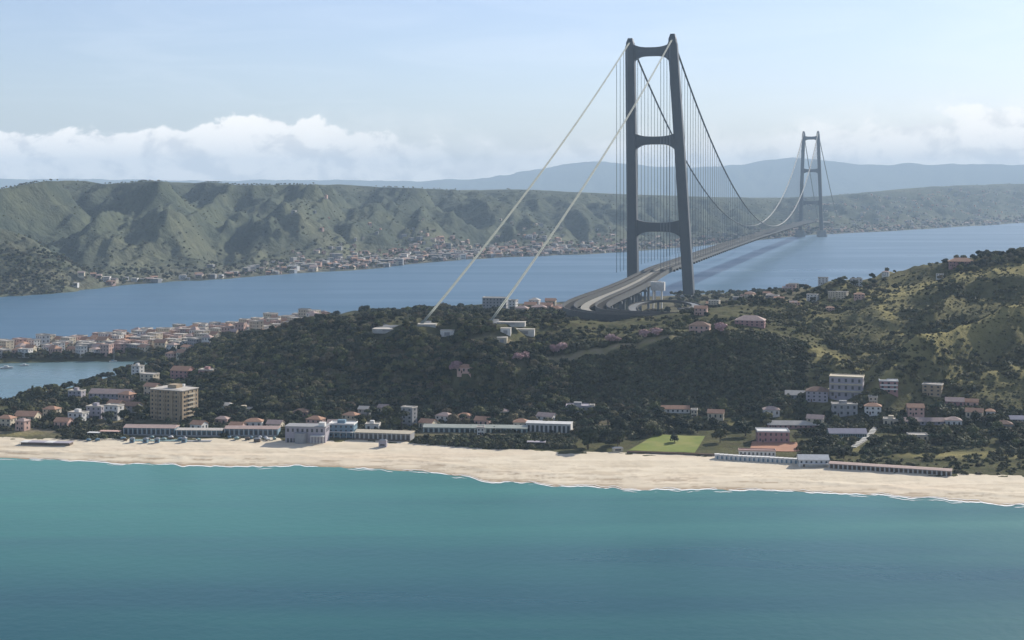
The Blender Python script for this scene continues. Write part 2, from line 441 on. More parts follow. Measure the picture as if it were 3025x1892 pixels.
M['strait'] = water_mat('blue_strait', (0.058, 0.125, 0.195), (0.090, 0.160, 0.225), 1700, 7500, 0.36, (0.0010, 0.006, 1), 0.9, 0.16)
M['lagoon'] = water_mat('lagoon_water', (0.075, 0.15, 0.18), (0.11, 0.18, 0.20), 1230, 1540, 0.28, (0.002, 0.02, 1), 0.6)

# ------------------------------------------------------------------ near land: profile knots by bearing
def Dv(v, z): return FOC * (CAM_H - z) / (v - VH)
UK = np.array([-700, -300, 0, 200, 450, 520, 620, 760, 870, 1000, 1150, 1300, 1450, 1600, 1750, 1850, 1900, 2000, 2150, 2300, 2417, 2700, 3100], float)
V0 = [1070, 1076, 1081, 1090, 1100, 1100, 1100, 1101, 1105, 1112, 1138, 1146, 1152, 1156, 1158, 1160, 1162, 1168, 1176, 1184, 1192, 1205, 1215]
V1 = [1030, 1032, 1036, 1040, 1040, 1037, 1036, 1044, 1042, 1050, 1062, 1069, 1074, 1077, 1078, 1088, 1094, 1106, 1120, 1124, 1127, 1140, 1150]
K = {}
K[0] = [(Dv(v, 0), 0.0) for v in V0]
K[1] = [(Dv(v, 3), 3.0) for v in V1]
K[2] = [(1096, 5.0)] * 15 + [(1085, 6), (1078, 7), (1066, 8), (1058, 9), (1056, 9), (1056, 9), (1060, 9), (1060, 9)]
K[3] = [(1130, 6), (1130, 6), (1130, 6), (1130, 6), (1130, 7), (1130, 9), (1130, 9), (1130, 9), (1130, 9), (1128, 9), (1128, 9), (1128, 9), (1128, 9), (1128, 9), (1128, 10), (1120, 12), (1110, 14), (1100, 16), (1092, 17), (1090, 17), (1090, 17), (1090, 17), (1090, 17)]
K[4] = [(1160, 6), (1160, 6), (1160, 6), (1160, 6), (1180, 8), (1215, 25), (1235, 38), (1242, 48), (1230, 45), (1190, 31), (1186, 34), (1192, 45), (1196, 54), (1200, 60), (1205, 64), (1202, 57), (1196, 47), (1180, 38), (1170, 34), (1170, 38), (1160, 42), (1160, 45), (1160, 45)]
K[5] = [(1240, 4), (1240, 4), (1240, 4), (1240, 5), (1300, 12), (1290, 32), (1290, 47), (1300, 57), (1270, 62), (1226, 69), (1226, 69), (1270, 67), (1290, 63), (1330, 67), (1350, 72), (1350, 70), (1340, 67), (1330, 62), (1320, 58), (1300, 62), (1300, 72), (1300, 80), (1300, 80)]
K[6] = [(1560, 3), (1560, 3), (1560, 3), (1560, 4), (1500, 10), (1500, 24), (1480, 30), (1450, 49), (1500, 53), (1550, 48), (1600, 44), (1600, 44), (1650, 28), (1700, 30), (1650, 56), (1600, 69), (1560, 74), (1530, 84), (1520, 97), (1510, 110), (1500, 122), (1500, 140), (1500, 150)]
K[7] = [(1620, 3), (1620, 3), (1640, 3), (1690, 4), (1800, 5), (1830, 5), (1870, 6), (1960, 8), (2000, 12), (2050, 15), (2090, 17), (2100, 18), (2180, 18), (2250, 18), (2300, 15), (2300, 15), (2260, 15), (2200, 15), (2200, 18), (2200, 20), (2200, 20), (2200, 20), (2200, 20)]
K[8] = [(d, 0) for d in (1640, 1650, 1669, 1724, 1851, 1885, 1915, 2010, 2080, 2140, 2220, 2300, 2400, 2490, 2570, 2600, 2590, 2550, 2530, 2510, 2500, 2500, 2500)]

us = np.arange(-700, 3101, 5.0)
Ds = np.concatenate([np.arange(820, 1420, 4.0), np.arange(1420, 2720, 9.0)])
def knot(k):
    a = np.array(K[k], float); out = []
    for j in range(2):
        f = np.interp(us, UK, a[:, j])
        w = np.exp(-0.5 * (np.arange(-14, 15) / 5.5) ** 2); w /= w.sum()
        out.append(np.convolve(np.pad(f, 14, mode='edge'), w, mode='valid'))
    return out
KN = [knot(k) for k in range(9)]
shore_wob = (fbm(us / 55.0, us * 0 + 0.5, 4, 2) - 0.5) * 16
D0 = KN[0][0] + shore_wob
D1 = KN[1][0] + (fbm(us / 40.0, us * 0 + 3.5, 4, 1) - 0.5) * 10
Z = np.zeros((len(us), len(Ds)))
for i in range(len(us)):
    dk = [D0[i], D1[i]] + [KN[k][0][i] for k in range(2, 9)]
    zk = [KN[k][1][i] for k in range(9)]
    dk = np.maximum.accumulate(np.array(dk) + np.arange(9) * 1e-3)
    Z[i] = np.interp(Ds, dk, zk)
    Z[i] = np.where(Ds < dk[0], -0.06 * (dk[0] - Ds), Z[i])
    Z[i] = np.where(Ds > dk[8], -0.10 * (Ds - dk[8]), Z[i])
Z = np.maximum(Z, -5.0)
UU, DD = np.meshgrid(us, Ds, indexing='ij')
XX = (UU - UC) / FOC * DD
# smooth the kinks a little along depth
w = np.array([1, 2, 3, 2, 1.0]); w /= w.sum()
Zs = sum(wi * np.roll(Z, k - 2, axis=1) for k, wi in enumerate(w)); Zs[:, :2] = Z[:, :2]; Zs[:, -2:] = Z[:, -2:]
Z = Zs

def uvd(u, v, D):
    return ((u - UC) / FOC * D, D, CAM_H - (v - VH) * D / FOC)
def raise_ridge(Z, pts, sl_left, sl_right, rough=3.0):
    """lift the ground to a crest line falling away on both sides"""
    best = np.full(Z.shape, -1e9)
    wob = (fbm(XX / 40, DD / 40, 3, 3) - 0.5)
    for a, b in zip(pts[:-1], pts[1:]):
        ax, ay, az = a; bx, by, bz = b
        dx, dy = bx - ax, by - ay; l2 = dx * dx + dy * dy
        t = np.clip(((XX - ax) * dx + (DD - ay) * dy) / l2, 0, 1)
        px, py = ax + t * dx, ay + t * dy
        dist = np.hypot(XX - px, DD - py)
        side = (XX - px) * dy - (DD - py) * dx
        sl = np.where(side > 0, sl_right, sl_left)
        h = az + t * (bz - az) - sl * dist * (1 + 0.5 * wob)
        best = np.maximum(best, h)
    k = 3.0
    hmax = np.maximum(Z, best)
    return hmax + np.exp(-np.abs(Z - best) / k) * k * 0.25
spurA = [uvd(2750, 668, 1330), uvd(2600, 690, 1290), uvd(2415, 728, 1250), uvd(2280, 760, 1210), uvd(2163, 806, 1160), uvd(2090, 873, 1120), uvd(2055, 930, 1100)]
Z = raise_ridge(Z, spurA, 1.15, 0.70)
spurB = [uvd(2075, 712, 1440), uvd(2098, 769, 1330), uvd(2165, 815, 1235)]
Z = raise_ridge(Z, spurB, 1.0, 0.7)
spurC = [uvd(1905, 715, 1440), uvd(1890, 770, 1300), uvd(1875, 800, 1225)]
Z = raise_ridge(Z, spurC, 0.8, 0.5)
spurD = [uvd(2330, 655, 1450), uvd(2250, 700, 1380), uvd(2200, 742, 1300)]
Z = raise_ridge(Z, spurD, 1.0, 0.6)
ANCH = ((995, 766, 1232), (1156, 762, 1214))
hillmask = np.clip((Z - 10) / 18, 0, 1)
rightness = np.clip((UU - 1750) / 250, 0, 1)
Z += hillmask * ((ridged(XX / 75, DD / 75, 4, 4) - 0.62) * (9 + 12 * rightness) + (fbm(XX / 22, DD / 22, 3, 1) - 0.5) * 3.5)
Z += (1 - hillmask) * (fbm(XX / 30, DD / 30, 3, 5) - 0.5) * 1.2 * np.clip((DD - D1[:, None]) / 20, 0, 1) * (Z > 1)
leftspur = np.clip((UU - 440) / 60, 0, 1) * np.clip((1010 - UU) / 80, 0, 1) * hillmask
Z += leftspur * ((ridged(XX / 95 + 3.3, DD / 160, 2, 6) - 0.75) * 18)
# old cultivation terraces on the slope right of the scarp
tm = np.clip((UU - 1880) / 50, 0, 1) * np.clip((2190 - UU) / 60, 0, 1) * np.clip((DD - 1118) / 12, 0, 1) * np.clip((1330 - DD) / 40, 0, 1)
fz = (Z / 4.2) - np.floor(Z / 4.2)
Z += tm * 0.75 * 4.2 * (np.clip((fz - 0.35) / 0.3, 0, 1) - fz)
# gullies cut in the dark scarp
scarp = np.clip((Z - 10) / 15, 0, 1) * np.clip((1215 - DD) / 25, 0, 1) * (UU > 1200) * (UU < 1900)
Z -= scarp * (1 - np.abs(2 * vnoise(UU / 70, UU * 0 + 7.7, 3) - 1)) ** 3 * 7
for a_ in ANCH:
    q = uvd(*a_); dd_ = np.hypot(XX - q[0], (DD - q[1] - 12) * 0.8)
    Z = np.where(dd_ < 60, np.maximum(Z, q[2] - 1.5 - np.clip(dd_ - 16, 0, None) * 0.8), Z)
# lagoon basin
LP = np.array([(-1400, 1120), (-640, 1190), (-436, 1228), (-400, 1338), (-378, 1440), (-342, 1492), (-372, 1540), (-453, 1542), (-534, 1522), (-700, 1500), (-1400, 1440)], float)
def inside(px, py, poly):
    r_ = np.zeros(px.shape, bool); j = len(poly) - 1
    for i in range(len(poly)):
        xi, yi = poly[i]; xj, yj = poly[j]
        c = ((yi > py) != (yj > py)) & (px < (xj - xi) * (py - yi) / (yj - yi + 1e-12) + xi)
        r_ ^= c; j = i
    return r_
def pdist(px, py, poly, closed=True):
    d = np.full(px.shape, 1e9)
    n = len(poly)
    for i in range(n if closed else n - 1):
        ax, ay = poly[i]; bx, by = poly[(i + 1) % n]
        dx, dy = bx - ax, by - ay
        t = np.clip(((px - ax) * dx + (py - ay) * dy) / (dx * dx + dy * dy + 1e-9), 0, 1)
        d = np.minimum(d, np.hypot(px - ax - t * dx, py - ay - t * dy))
    return d
sub = (XX < -250) & (DD > 1050) & (DD < 1650)
sdist = np.where(inside(XX, DD, LP), -1, 1) * pdist(XX, DD, LP) + (fbm(XX / 40, DD / 40, 3, 6) - 0.5) * 14
Z = np.where(sub & (sdist < 14), np.minimum(Z, np.clip(sdist * 0.22, -2.5, 99)), Z)
# the ground dips under the beach sheet
bz = np.clip((D1[:, None] - 2 - DD) / 6, 0, 1)
ZL = Z - bz * 0.9
ZL = np.clip(ZL, -5, None)

def T(u, D):
    """ground height of the near land at bearing u and distance D"""
    fi = np.clip((np.asarray(u, float) + 700) / 5.0, 0, len(us) - 1.001); i = fi.astype(int); fu = fi - i
    fj = np.interp(D, Ds, np.arange(len(Ds))); fj = np.clip(fj, 0, len(Ds) - 1.001); j = fj.astype(int); fd = fj - j
    return (Z[i, j] * (1 - fu) + Z[i + 1, j] * fu) * (1 - fd) + (Z[i, j + 1] * (1 - fu) + Z[i + 1, j + 1] * fu) * fd
def hit(u, v, dmin=860.0, dmax=2600.0):
    d = np.arange(dmin, dmax, 1.5)
    zr = CAM_H - (v - VH) * d / FOC
    zt = T(np.full(d.shape, float(u)), d)
    k = np.argmax(zt >= zr)
    if not (zt >= zr).any(): k = len(d) - 1
    return float((u - UC) / FOC * d[k]), float(d[k]), float(zt[k])
def at(u, D): return float((u - UC) / FOC * D), float(D), float(T(np.array([u]), np.array([D]))[0])
def uof(x, y): return UC + FOC * x / y

def grid_obj(name, X, Y, Zg, mats, attrs=None):
    nu, nd = X.shape
    v = np.stack([X, Y, Zg], -1).reshape(-1, 3)
    idx = np.arange(nu * nd).reshape(nu, nd)
    f = np.stack([idx[:-1, :-1], idx[1:, :-1], idx[1:, 1:], idx[:-1, 1:]], -1).reshape(-1, 4)
    o = mesh_np(name, v, f, mats, smooth=True)
    for k, a in (attrs or {}).items():
        at_ = o.data.attributes.new(k, 'FLOAT', 'POINT'); at_.data.foreach_set('value', a.astype(np.float32).ravel())
    return o

# dry grass, bare soil, and sunlight painted as paler tint on the right slopes
dry = -0.12 + 0.30 * np.clip((UU - 1780) / 150, 0, 1) * (Z > 15)
def blob(u, v, ru, rv, a):
    """dry patch round a point on the ground, sizes in metres"""
    global dry
    x, y, _ = hit(u, v)
    dry += a * np.exp(-(((XX - x) / ru) ** 2 + ((DD - y) / rv) ** 2))
for b_ in ((2330, 1075, 45, 14, 0.6), (2180, 1072, 30, 10, 0.5), (1900, 1060, 25, 14, 0.6), (2000, 1062, 25, 12, 0.55), (2060, 700, 90, 25, 0.55), (1900, 715, 60, 30, 0.55),
           (1950, 860, 40, 25, 0.35), (2250, 660, 90, 25, 0.6), (2380, 635, 60, 25, 0.6), (2180, 785, 30, 14, 0.35), (2330, 880, 50, 20, 0.35), (1680, 1005, 30, 15, 0.5),
           (1500, 815, 60, 8, 0.35), (1000, 768, 40, 8, 0.4), (1250, 760, 40, 8, 0.4), (950, 785, 40, 8, 0.3), (60, 1025, 25, 10, 0.6), (1760, 790, 50, 12, 0.25)): blob(*b_)
crest = np.clip(1 - pdist(XX, DD, [(p[0], p[1]) for p in spurA], False) / 14, 0, 1)  # sunlit look of the spur crests, painted in through the dry tint
crest = np.maximum(crest, 0.8 * np.clip(1 - pdist(XX, DD, [(p[0], p[1]) for p in spurB], False) / 12, 0, 1))
brow = np.exp(-((DD - KN[4][0][:, None] - 3) / 4.5) ** 2) * ((UU > 1040) & (UU < 1640))
dry = dry + crest * 0.5 + brow * 0.8
soil = np.clip(1 - np.abs(DD - 1085) / 45, 0, 1) * 0.7 * (UU < 1500) + ((UU < 800) & (DD > 1580)) * 0.7 + ((UU > 1200) & (UU < 1900) & (DD > 1420)) * 0.4
land = grid_obj('land', XX, DD, ZL, M['land'], {'dry': dry, 'soil': np.clip(soil + brow, 0, 1)})
tag(land, 'green and scrubby coastal land rising from the beach to a ridge', kind='structure')

# beach sheet lying over the shore edge of the land
tt = np.linspace(0, 1, 44)
ub = np.arange(-700, 3101, 3.0)
d0 = np.interp(ub, us, D0); d1 = np.interp(ub, us, D1)
UB, TB = np.meshgrid(ub, tt, indexing='ij')
DB = (d0 - 26)[:, None] + TB * ((d1 + 5) - (d0 - 26))[:, None]
rel = (DB - d0[:, None]) / (d1 - d0)[:, None]
ZB = np.where(rel < 0, rel * 2.0, 3.0 * np.clip(rel, 0, 2) ** 0.8) + 0.0
ZB += 0.5 * np.exp(-((rel - 0.33) / 0.06) ** 2) + (fbm(UB / 25, DB / 7, 3, 2) - 0.5) * 0.5 * np.clip(rel * 3, 0, 1)
def sand_material():
    m_ = M['sand']; nt = m_.node_tree; N, L = nt.nodes, nt.links
    b = N['Principled BSDF']; src = b.inputs['Base Color'].links[0].from_socket
    a = N.new('ShaderNodeAttribute'); a.attribute_name = 'wet'
    mx = N.new('ShaderNodeMix'); mx.data_type = 'RGBA'; L.new(a.outputs['Fac'], mx.inputs[0]); L.new(src, mx.inputs[6]); mx.inputs[7].default_value = (0.30, 0.225, 0.145, 1)
    L.new(mx.outputs[2], b.inputs['Base Color'])
sand_material()
n_w = fbm(UB / 60, DB / 3.0, 4, 5)
wet = np.clip(1 - (rel - 0.02) / 0.10, 0, 1) * 0.75 + 0.45 * np.exp(-((rel - 0.22 - 0.1 * (fbm(UB / 90, UB * 0, 3, 3) - .5)) / 0.03) ** 2) * np.clip((n_w - 0.4) * 4, 0, 1)
wet += np.clip((n_w - 0.54) * 4.0, 0, 0.5) * np.clip(1.2 - rel, 0, 1)
beach = grid_obj('beach', (UB - UC) / FOC * DB, DB, ZB, M['sand'], {'wet': np.clip(wet, 0, 1)})
tag(beach, 'long pale sandy beach along the turquoise sea', kind='structure')

# ------------------------------------------------------------------ water
def flat(name, pts, z, m_, label):
    o = MB().add([(x, y, z) for x, y in pts], [tuple(range(len(pts)))]).build(name, m_)
    return tag(o, label, kind='structure')
flat('sea', [(-8500, -900), (8500, -900), (8500, 1140), (-8500, 1140)], 0, M['sea'], 'turquoise sea in front of the beach')
flat('lagoon', [(-8500, 1140), (-100, 1140), (-100, 1640), (-8500, 1640)], 0, M['lagoon'], 'grey blue lagoon behind the beach houses')
flat('strait', [(-8500, 1640), (-100, 1640), (-100, 1140), (8500, 1140), (8500, 26500), (-8500, 26500)], 0, M['strait'], 'blue strait between the two coasts')

# surf line
fm = MB()
for band, (off, wmax, thr) in enumerate(((-1.0, 2.6, 0.40), (-6.5, 1.5, 0.60), (1.6, 1.0, 0.52))):
    uf = np.arange(-700, 3100, 2.0)
    dd = np.interp(uf, us, D0) + off + (fbm(uf / 25, uf * 0 + band, 3, 4) - 0.5) * 5
    wv_ = np.clip((fbm(uf / 45, uf * 0 + 5 + band, 4, 6) + 0.12 * np.clip((uf - 800) / 1200, 0, 1) - thr) * 7, 0, 1) * wmax
    for i in range(len(uf) - 1):
        if wv_[i] > 0.05 or wv_[i + 1] > 0.05:
            q = []
            for k, s_ in ((i, -1), (i + 1, -1), (i + 1, 1), (i, 1)):
                D_ = dd[k] + s_ * wv_[k] * 0.5
                q.append(((uf[k] - UC) / FOC * D_, D_, 0.12 + 0.03 * band + (0.25 if off > 0 else 0)))
            fm.add(q, [(0, 1, 2, 3)])
tag(fm.build('surf_foam', M['foam']), 'white surf breaking along the waterline', kind='stuff')

# ------------------------------------------------------------------ far coast
UF = np.array([-1000, -600, 0, 150, 300, 450, 600, 800, 900, 1000, 1150, 1400, 1500, 1700, 1900, 2050, 2200, 2417, 2800, 3400], float)
SV = [775, 745, 702, 691, 673, 664, 653, 641, 633, 621, 609, 601, 594, 577, 556, 549, 540, 527, 508, 490]
uf = np.arange(-1000, 3401, 6.0)
ds = FOC * CAM_H / (np.interp(uf, UF, SV) - VH)
w = np.exp(-0.5 * (np.arange(-16, 17) / 6) ** 2); w /= w.sum()
ds = np.convolve(np.pad(ds, 16, mode='edge'), w, mode='valid')
ds = ds * (1 + 0.02 * (fbm(uf / 60, uf * 0 + 1, 4, 3) - 0.5))
tu = [-1000, -300, 0, 60, 110, 200, 245, 300, 350, 500, 560, 800, 900, 1000, 1100, 1250, 1350, 1500, 1700, 1850, 1950, 2100, 2200, 2417, 3400]
tv = [470, 460, 449, 437, 429, 429, 437, 434, 430, 432, 439, 437, 443, 447, 449, 449, 454, 460, 467, 468, 464, 450, 441, 433, 430]
ratio = np.interp(uf, [0, 800, 1400, 1900, 2417], [1.62, 1.55, 1.48, 1.42, 1.38])
tt = np.concatenate([np.linspace(-0.02, 1.0, 150), np.linspace(1.02, 1.8, 16)])
U2, T2 = np.meshgrid(uf, tt, indexing='ij')
DSf = ds[:, None]
DF = DSf * (1 + T2 * (ratio[:, None] - 1))
dtop = ds * ratio
ztop = CAM_H + (VH - np.interp(uf, tu, tv)) * dtop / FOC
prof_t = [-0.02, 0.0, 0.10, 0.20, 0.34, 0.60, 0.80, 1.0, 1.8]
prof_left = [-0.03, 0.0, 0.05, 0.13, 0.52, 0.84, 0.94, 1.0, 0.9]
prof_right = [-0.03, 0.0, 0.05, 0.12, 0.26, 0.58, 0.82, 1.0, 0.9]
wl = np.clip((1300 - U2) / 600, 0, 1)
ZF = (wl * np.interp(T2, prof_t, prof_left) + (1 - wl) * np.interp(T2, prof_t, prof_right)) * ztop[:, None]
XF = (U2 - UC) / FOC * DF
# gullied faces: spurs running down towards the water
mid = np.clip((T2 - 0.12) / 0.16, 0, 1) * np.clip((1.02 - T2) / 0.30, 0, 1)
warp = (fbm(XF / 500, DF / 700, 3, 2) - 0.5) * 420
sx = (XF + 0.25 * (DF - DSf) + warp) / 300.0
fr_ = sx - np.floor(sx)
tri = np.where(fr_ < 0.62, fr_ / 0.62, (1 - fr_) / 0.38)
tri2 = ridged(XF / 170, DF / 420, 4, 5)
gamp = np.interp(U2, [-400, 0, 900, 1200, 1500, 2417], [120, 120, 105, 70, 46, 40])
ZF += mid * ((tri - 0.55) * gamp * 0.8 + (tri2 - 0.62) * gamp * 0.95)
ZF += mid * (ridged(XF / 62 + 0.5 * warp / 60, DF / 150, 3, 2) - 0.6) * 42
ZF += np.clip(T2 / 0.3, 0, 1) * ((fbm(XF / 160, DF / 160, 4, 1) - 0.5) * 22) + np.clip(T2, 0, 1) * (fbm(XF / 50, DF / 50, 2, 3) - 0.5) * 5
# keep the skyline where it belongs
lim = CAM_H + (VH - np.interp(U2, tu, tv)) * DF / FOC
ZF = np.minimum(ZF, lim + 5 * (fbm(XF / 120, DF / 400, 3, 7) - 0.3))
def ridge_far(Zg, pts, sl):
    best = np.full(Zg.shape, -1e9)
    for a, b in zip(pts[:-1], pts[1:]):
        dx, dy = b[0] - a[0], b[1] - a[1]
        t = np.clip(((XF - a[0]) * dx + (DF - a[1]) * dy) / (dx * dx + dy * dy), 0, 1)
        dist = np.hypot(XF - a[0] - t * dx, DF - a[1] - t * dy)
        best = np.maximum(best, a[2] + t * (b[2] - a[2]) - sl * dist * (0.75 + 0.6 * fbm(XF / 120, DF / 120, 3, 4)))
    return np.maximum(Zg, best)
ZF = ridge_far(ZF, [uvd(-300, 470, 2700), uvd(-60, 515, 2700), uvd(60, 556, 2720), uvd(155, 612, 2760)], 0.55)
ZF = ridge_far(ZF, [uvd(-300, 625, 2440), uvd(0, 650, 2540), uvd(110, 660, 2590), uvd(145, 685, 2610)], 0.35)
ZF = np.clip(ZF, -5, 405)
fdry = 0.05 + 0.22 * np.exp(-((T2 - 0.18) / 0.12) ** 2) + 0.12 * (T2 > 0.9)
fsoil = np.clip(1 - np.abs(T2 - 0.05) / 0.12, 0, 1) * np.interp(U2, [0, 500, 900, 1500, 2417], [0.3, 0.5, 0.9, 0.8, 0.7])
far = grid_obj('far_hills', XF, DF, ZF, M['hills'], {'dry': fdry, 'soil': fsoil})
tag(far, 'gullied green hills along the opposite coast, fading into haze', kind='structure')
def TF(u, t):
    i = np.clip(int((u + 1000) / 6.0), 0, len(uf) - 1)
    D_ = ds[i] * (1 + t * (ratio[i] - 1)); z_ = float(np.interp(t, tt, ZF[i]))
    return (u - UC) / FOC * D_, D_, z_

# pale mountains far behind
um = np.arange(-1200, 3601, 10.0)
mu = [-1200, 0, 600, 1000, 1150, 1250, 1330, 1400, 1500, 1600, 1700, 1800, 1870, 1950, 2000, 2200, 2417, 2900, 3600]
mv = [420, 424, 426, 428, 422, 402, 388, 381, 390, 396, 395, 380, 374, 381, 387, 388, 391, 385, 400]
rows = np.linspace(0, 1, 26)
UM, RM = np.meshgrid(um, rows, indexing='ij')
DM = 21500 + RM * 4500
hm = CAM_H + (VH - np.interp(UM, mu, mv)) * 24900 / FOC + (fbm(UM / 55, UM * 0 + 2, 4, 2) - 0.5) * 55
ZM = np.where(RM < 0.76, (RM / 0.76) ** 1.1, 1 - (RM - 0.76) * 0.9) * hm
ZM += (ridged(UM / 40, RM * 4, 4, 3) - 0.6) * 140 * np.clip(RM * 3, 0, 1) * np.clip((0.8 - RM) * 4, 0, 1)
ZM = np.clip(ZM, 0.5, 725)
mt = grid_obj('mountains', (UM - UC) / FOC * DM, DM, ZM, M['mountain'], {'dry': UM * 0, 'soil': UM * 0})
tag(mt, 'pale blue mountain range on the horizon', kind='structure')

# ------------------------------------------------------------------ haze
hz = MB().box(-16500, 16500, -1500, 27500, -7.5, 740)
hm_ = bpy.data.materials.new('haze'); hm_.use_nodes = True
N_, L_ = hm_.node_tree.nodes, hm_.node_tree.links
N_.remove(N_['Principled BSDF'])
pv = N_.new('ShaderNodeVolumePrincipled')
pv.inputs['Color'].default_value = (0.60, 0.80, 1.0, 1)
pv.inputs['Density'].default_value = HAZE_DENSITY
pv.inputs['Anisotropy'].default_value = 0.0
L_.new(pv.outputs[0], [n for n in N_ if n.type == 'OUTPUT_MATERIAL'][0].inputs['Volume'])
tag(hz.build('haze', hm_), 'thin pale blue haze over the strait', kind='stuff')

# ------------------------------------------------------------------ suspension bridge
A = Vector((230.0, 2230.0, 0)); B = Vector((1138.0, 5530.0, 0))
bd = (B - A).normalized(); br = Vector((bd.y, -bd.x, 0))
SPAN = (B - A).length
bridge = empty('suspension_bridge', (A.x, A.y, 0))
tag(bridge, 'long suspension bridge with two dark twin legged towers crossing the strait', 'bridge')
bl = lambda p: (p[0] - A.x, p[1] - A.y, p[2])      # world -> bridge local

def tower(C, z0, bot, top, ztops, zleg, beams, wb, wt, db, dt, fil, pier):
    t = empty('tower'); t.parent = bridge; t.location = (C.x - A.x, C.y - A.y, 0)
    zref = zleg
    def sat(k, z):
        f = (z - z0) / (zref[k] - z0); return bot[k] + f * (top[k] - bot[k])
    for k in range(2):
        mb = MB(); rings = []
        for z in (z0 - 12, zref[k] * 0.5, zref[k]):
            f = (z - z0) / (zref[k] - z0); f = max(f, 0)
            a = (wb + f * (wt - wb)) / 2; b = (db + f * (dt - db)) / 2; ch = a * 0.22
            s_ = sat(k, max(z, z0))
            ring = []
            for x, y in ((-a, -b + ch), (-a + ch, -b), (a - ch, -b), (a, -b + ch), (a, b - ch), (a - ch, b), (-a + ch, b), (-a, b - ch)):
                q = br * (s_ + x) + bd * y
                ring.append((q.x, q.y, z))
            rings.append(ring)
        vs_ = [q for r_ in rings for q in r_]; fs = []
        for i in range(len(rings) - 1):
            for j in range(8): fs.append((i * 8 + j, i * 8 + (j + 1) % 8, i * 8 + 8 + (j + 1) % 8, i * 8 + 8 + j))
        fs += [tuple(range(7, -1, -1)), tuple(range(len(vs_) - 8, len(vs_)))]
        mb.add(vs_, fs); leg = mb.build('leg', M['steel'], t)
        # saddle housing on the leg: tapering block that carries the cables
        sm = MB(); s_ = sat(k, zref[k]); q = br * s_
        r1, r2 = wt * 0.42, wt * 0.24; h = ztops[k] - zref[k]
        vs2 = []
        for rr_, dd_, zz in ((r1, dt * 0.5, zref[k]), (r1 * 0.92, dt * 0.46, zref[k] + h * 0.45), (r2, dt * 0.22, ztops[k])):
            for x, y in ((-rr_, -dd_), (rr_, -dd_), (rr_, dd_), (-rr_, dd_)):
                p = q + br * x + bd * y; vs2.append((p.x, p.y, zz))
        fs2 = []
        for i in range(2):
            for j in range(4): fs2.append((i * 4 + j, i * 4 + (j + 1) % 4, i * 4 + 4 + (j + 1) % 4, i * 4 + 4 + j))
        fs2 += [(3, 2, 1, 0), (8, 9, 10, 11)]
        sm.add(vs2, fs2).build('saddle', M['steel'], t)
        if pier:
            p = br * sat(k, z0); pm = MB()
            n = 12; 
            for (ra, za, zb) in ((21, -4, 7), (18, 7.01, 25)):
                vs3 = []; 
                for zz, rr_ in ((za, ra), (zb, ra * 0.94)):
                    for j in range(n):
                        vs3.append((p.x + rr_ * math.cos(2 * math.pi * j / n), p.y + rr_ * math.sin(2 * math.pi * j / n), zz))
                fs3 = [(j, (j + 1) % n, n + (j + 1) % n, n + j) for j in range(n)] + [tuple(range(n - 1, -1, -1)), tuple(range(n, 2 * n))]
                pm.add(vs3, fs3)
            pm.build('pier_base', M['concrete_dark'], t)
        else:
            p = br * sat(k, z0); pm = MB()
            gz = at(uof(C.x + p.x, C.y + p.y), C.y + p.y)[2]
            pm.box(-13, 13, -15, 15, gz - 6, gz + 2.5)
            o = pm.build('pier_base', M['concrete'], t); o.location = (p.x, p.y, 0); o.rotation_euler = (0, 0, math.atan2(br.y, br.x))
    for zt_, zb_ in beams:
        mb = MB(); n = 18; vs_ = []
        zc = (zt_ + zb_) / 2
        sl = sat(0, zc) + wt * 0.35; sr = sat(1, zc) - wt * 0.35
        for i in range(n + 1):
            x = -1 + 2 * i / n
            s_ = sl + (sr - sl) * i / n
            ztx = zt_ + fil * 0.55 * abs(x) ** 3; zbx = zb_ - fil * abs(x) ** 4
            for y, zz in ((-dt * 0.36, zbx), (dt * 0.36, zbx), (dt * 0.36, ztx), (-dt * 0.36, ztx)):
                q = br * s_ + bd * y; vs_.append((q.x, q.y, zz))
        fs = []
        for i in range(n):
            for j in range(4): fs.append((i * 4 + j, i * 4 + (j + 1) % 4, i * 4 + 4 + (j + 1) % 4, i * 4 + 4 + j))
        fs += [(3, 2, 1, 0), tuple(range(n * 4, n * 4 + 4))]
        mb.add(vs_, fs).build('cross_beam', M['steel'], t)
    return t
NB, NT = (-44.3, 42.9), (-49.0, 16.8)
near_t = tower(A, 18, NB, NT, (415, 420), (402, 406), ((400, 387), (263, 251), (131, 117)), 16.0, 14.0, 20, 16, 10, False)
near_t['label'] = 'near tower, nearest and tallest in the view'
FB, FT = (-41.5, 40.6), (-27.5, 26.3)
far_t = tower(B, 0, FB, FT, (402, 402), (390, 390), ((381, 370), (257, 246), (136, 123)), 14.0, 12.0, 18, 14, 7, True)
far_t['label'] = 'far tower standing on two round piers in the water'

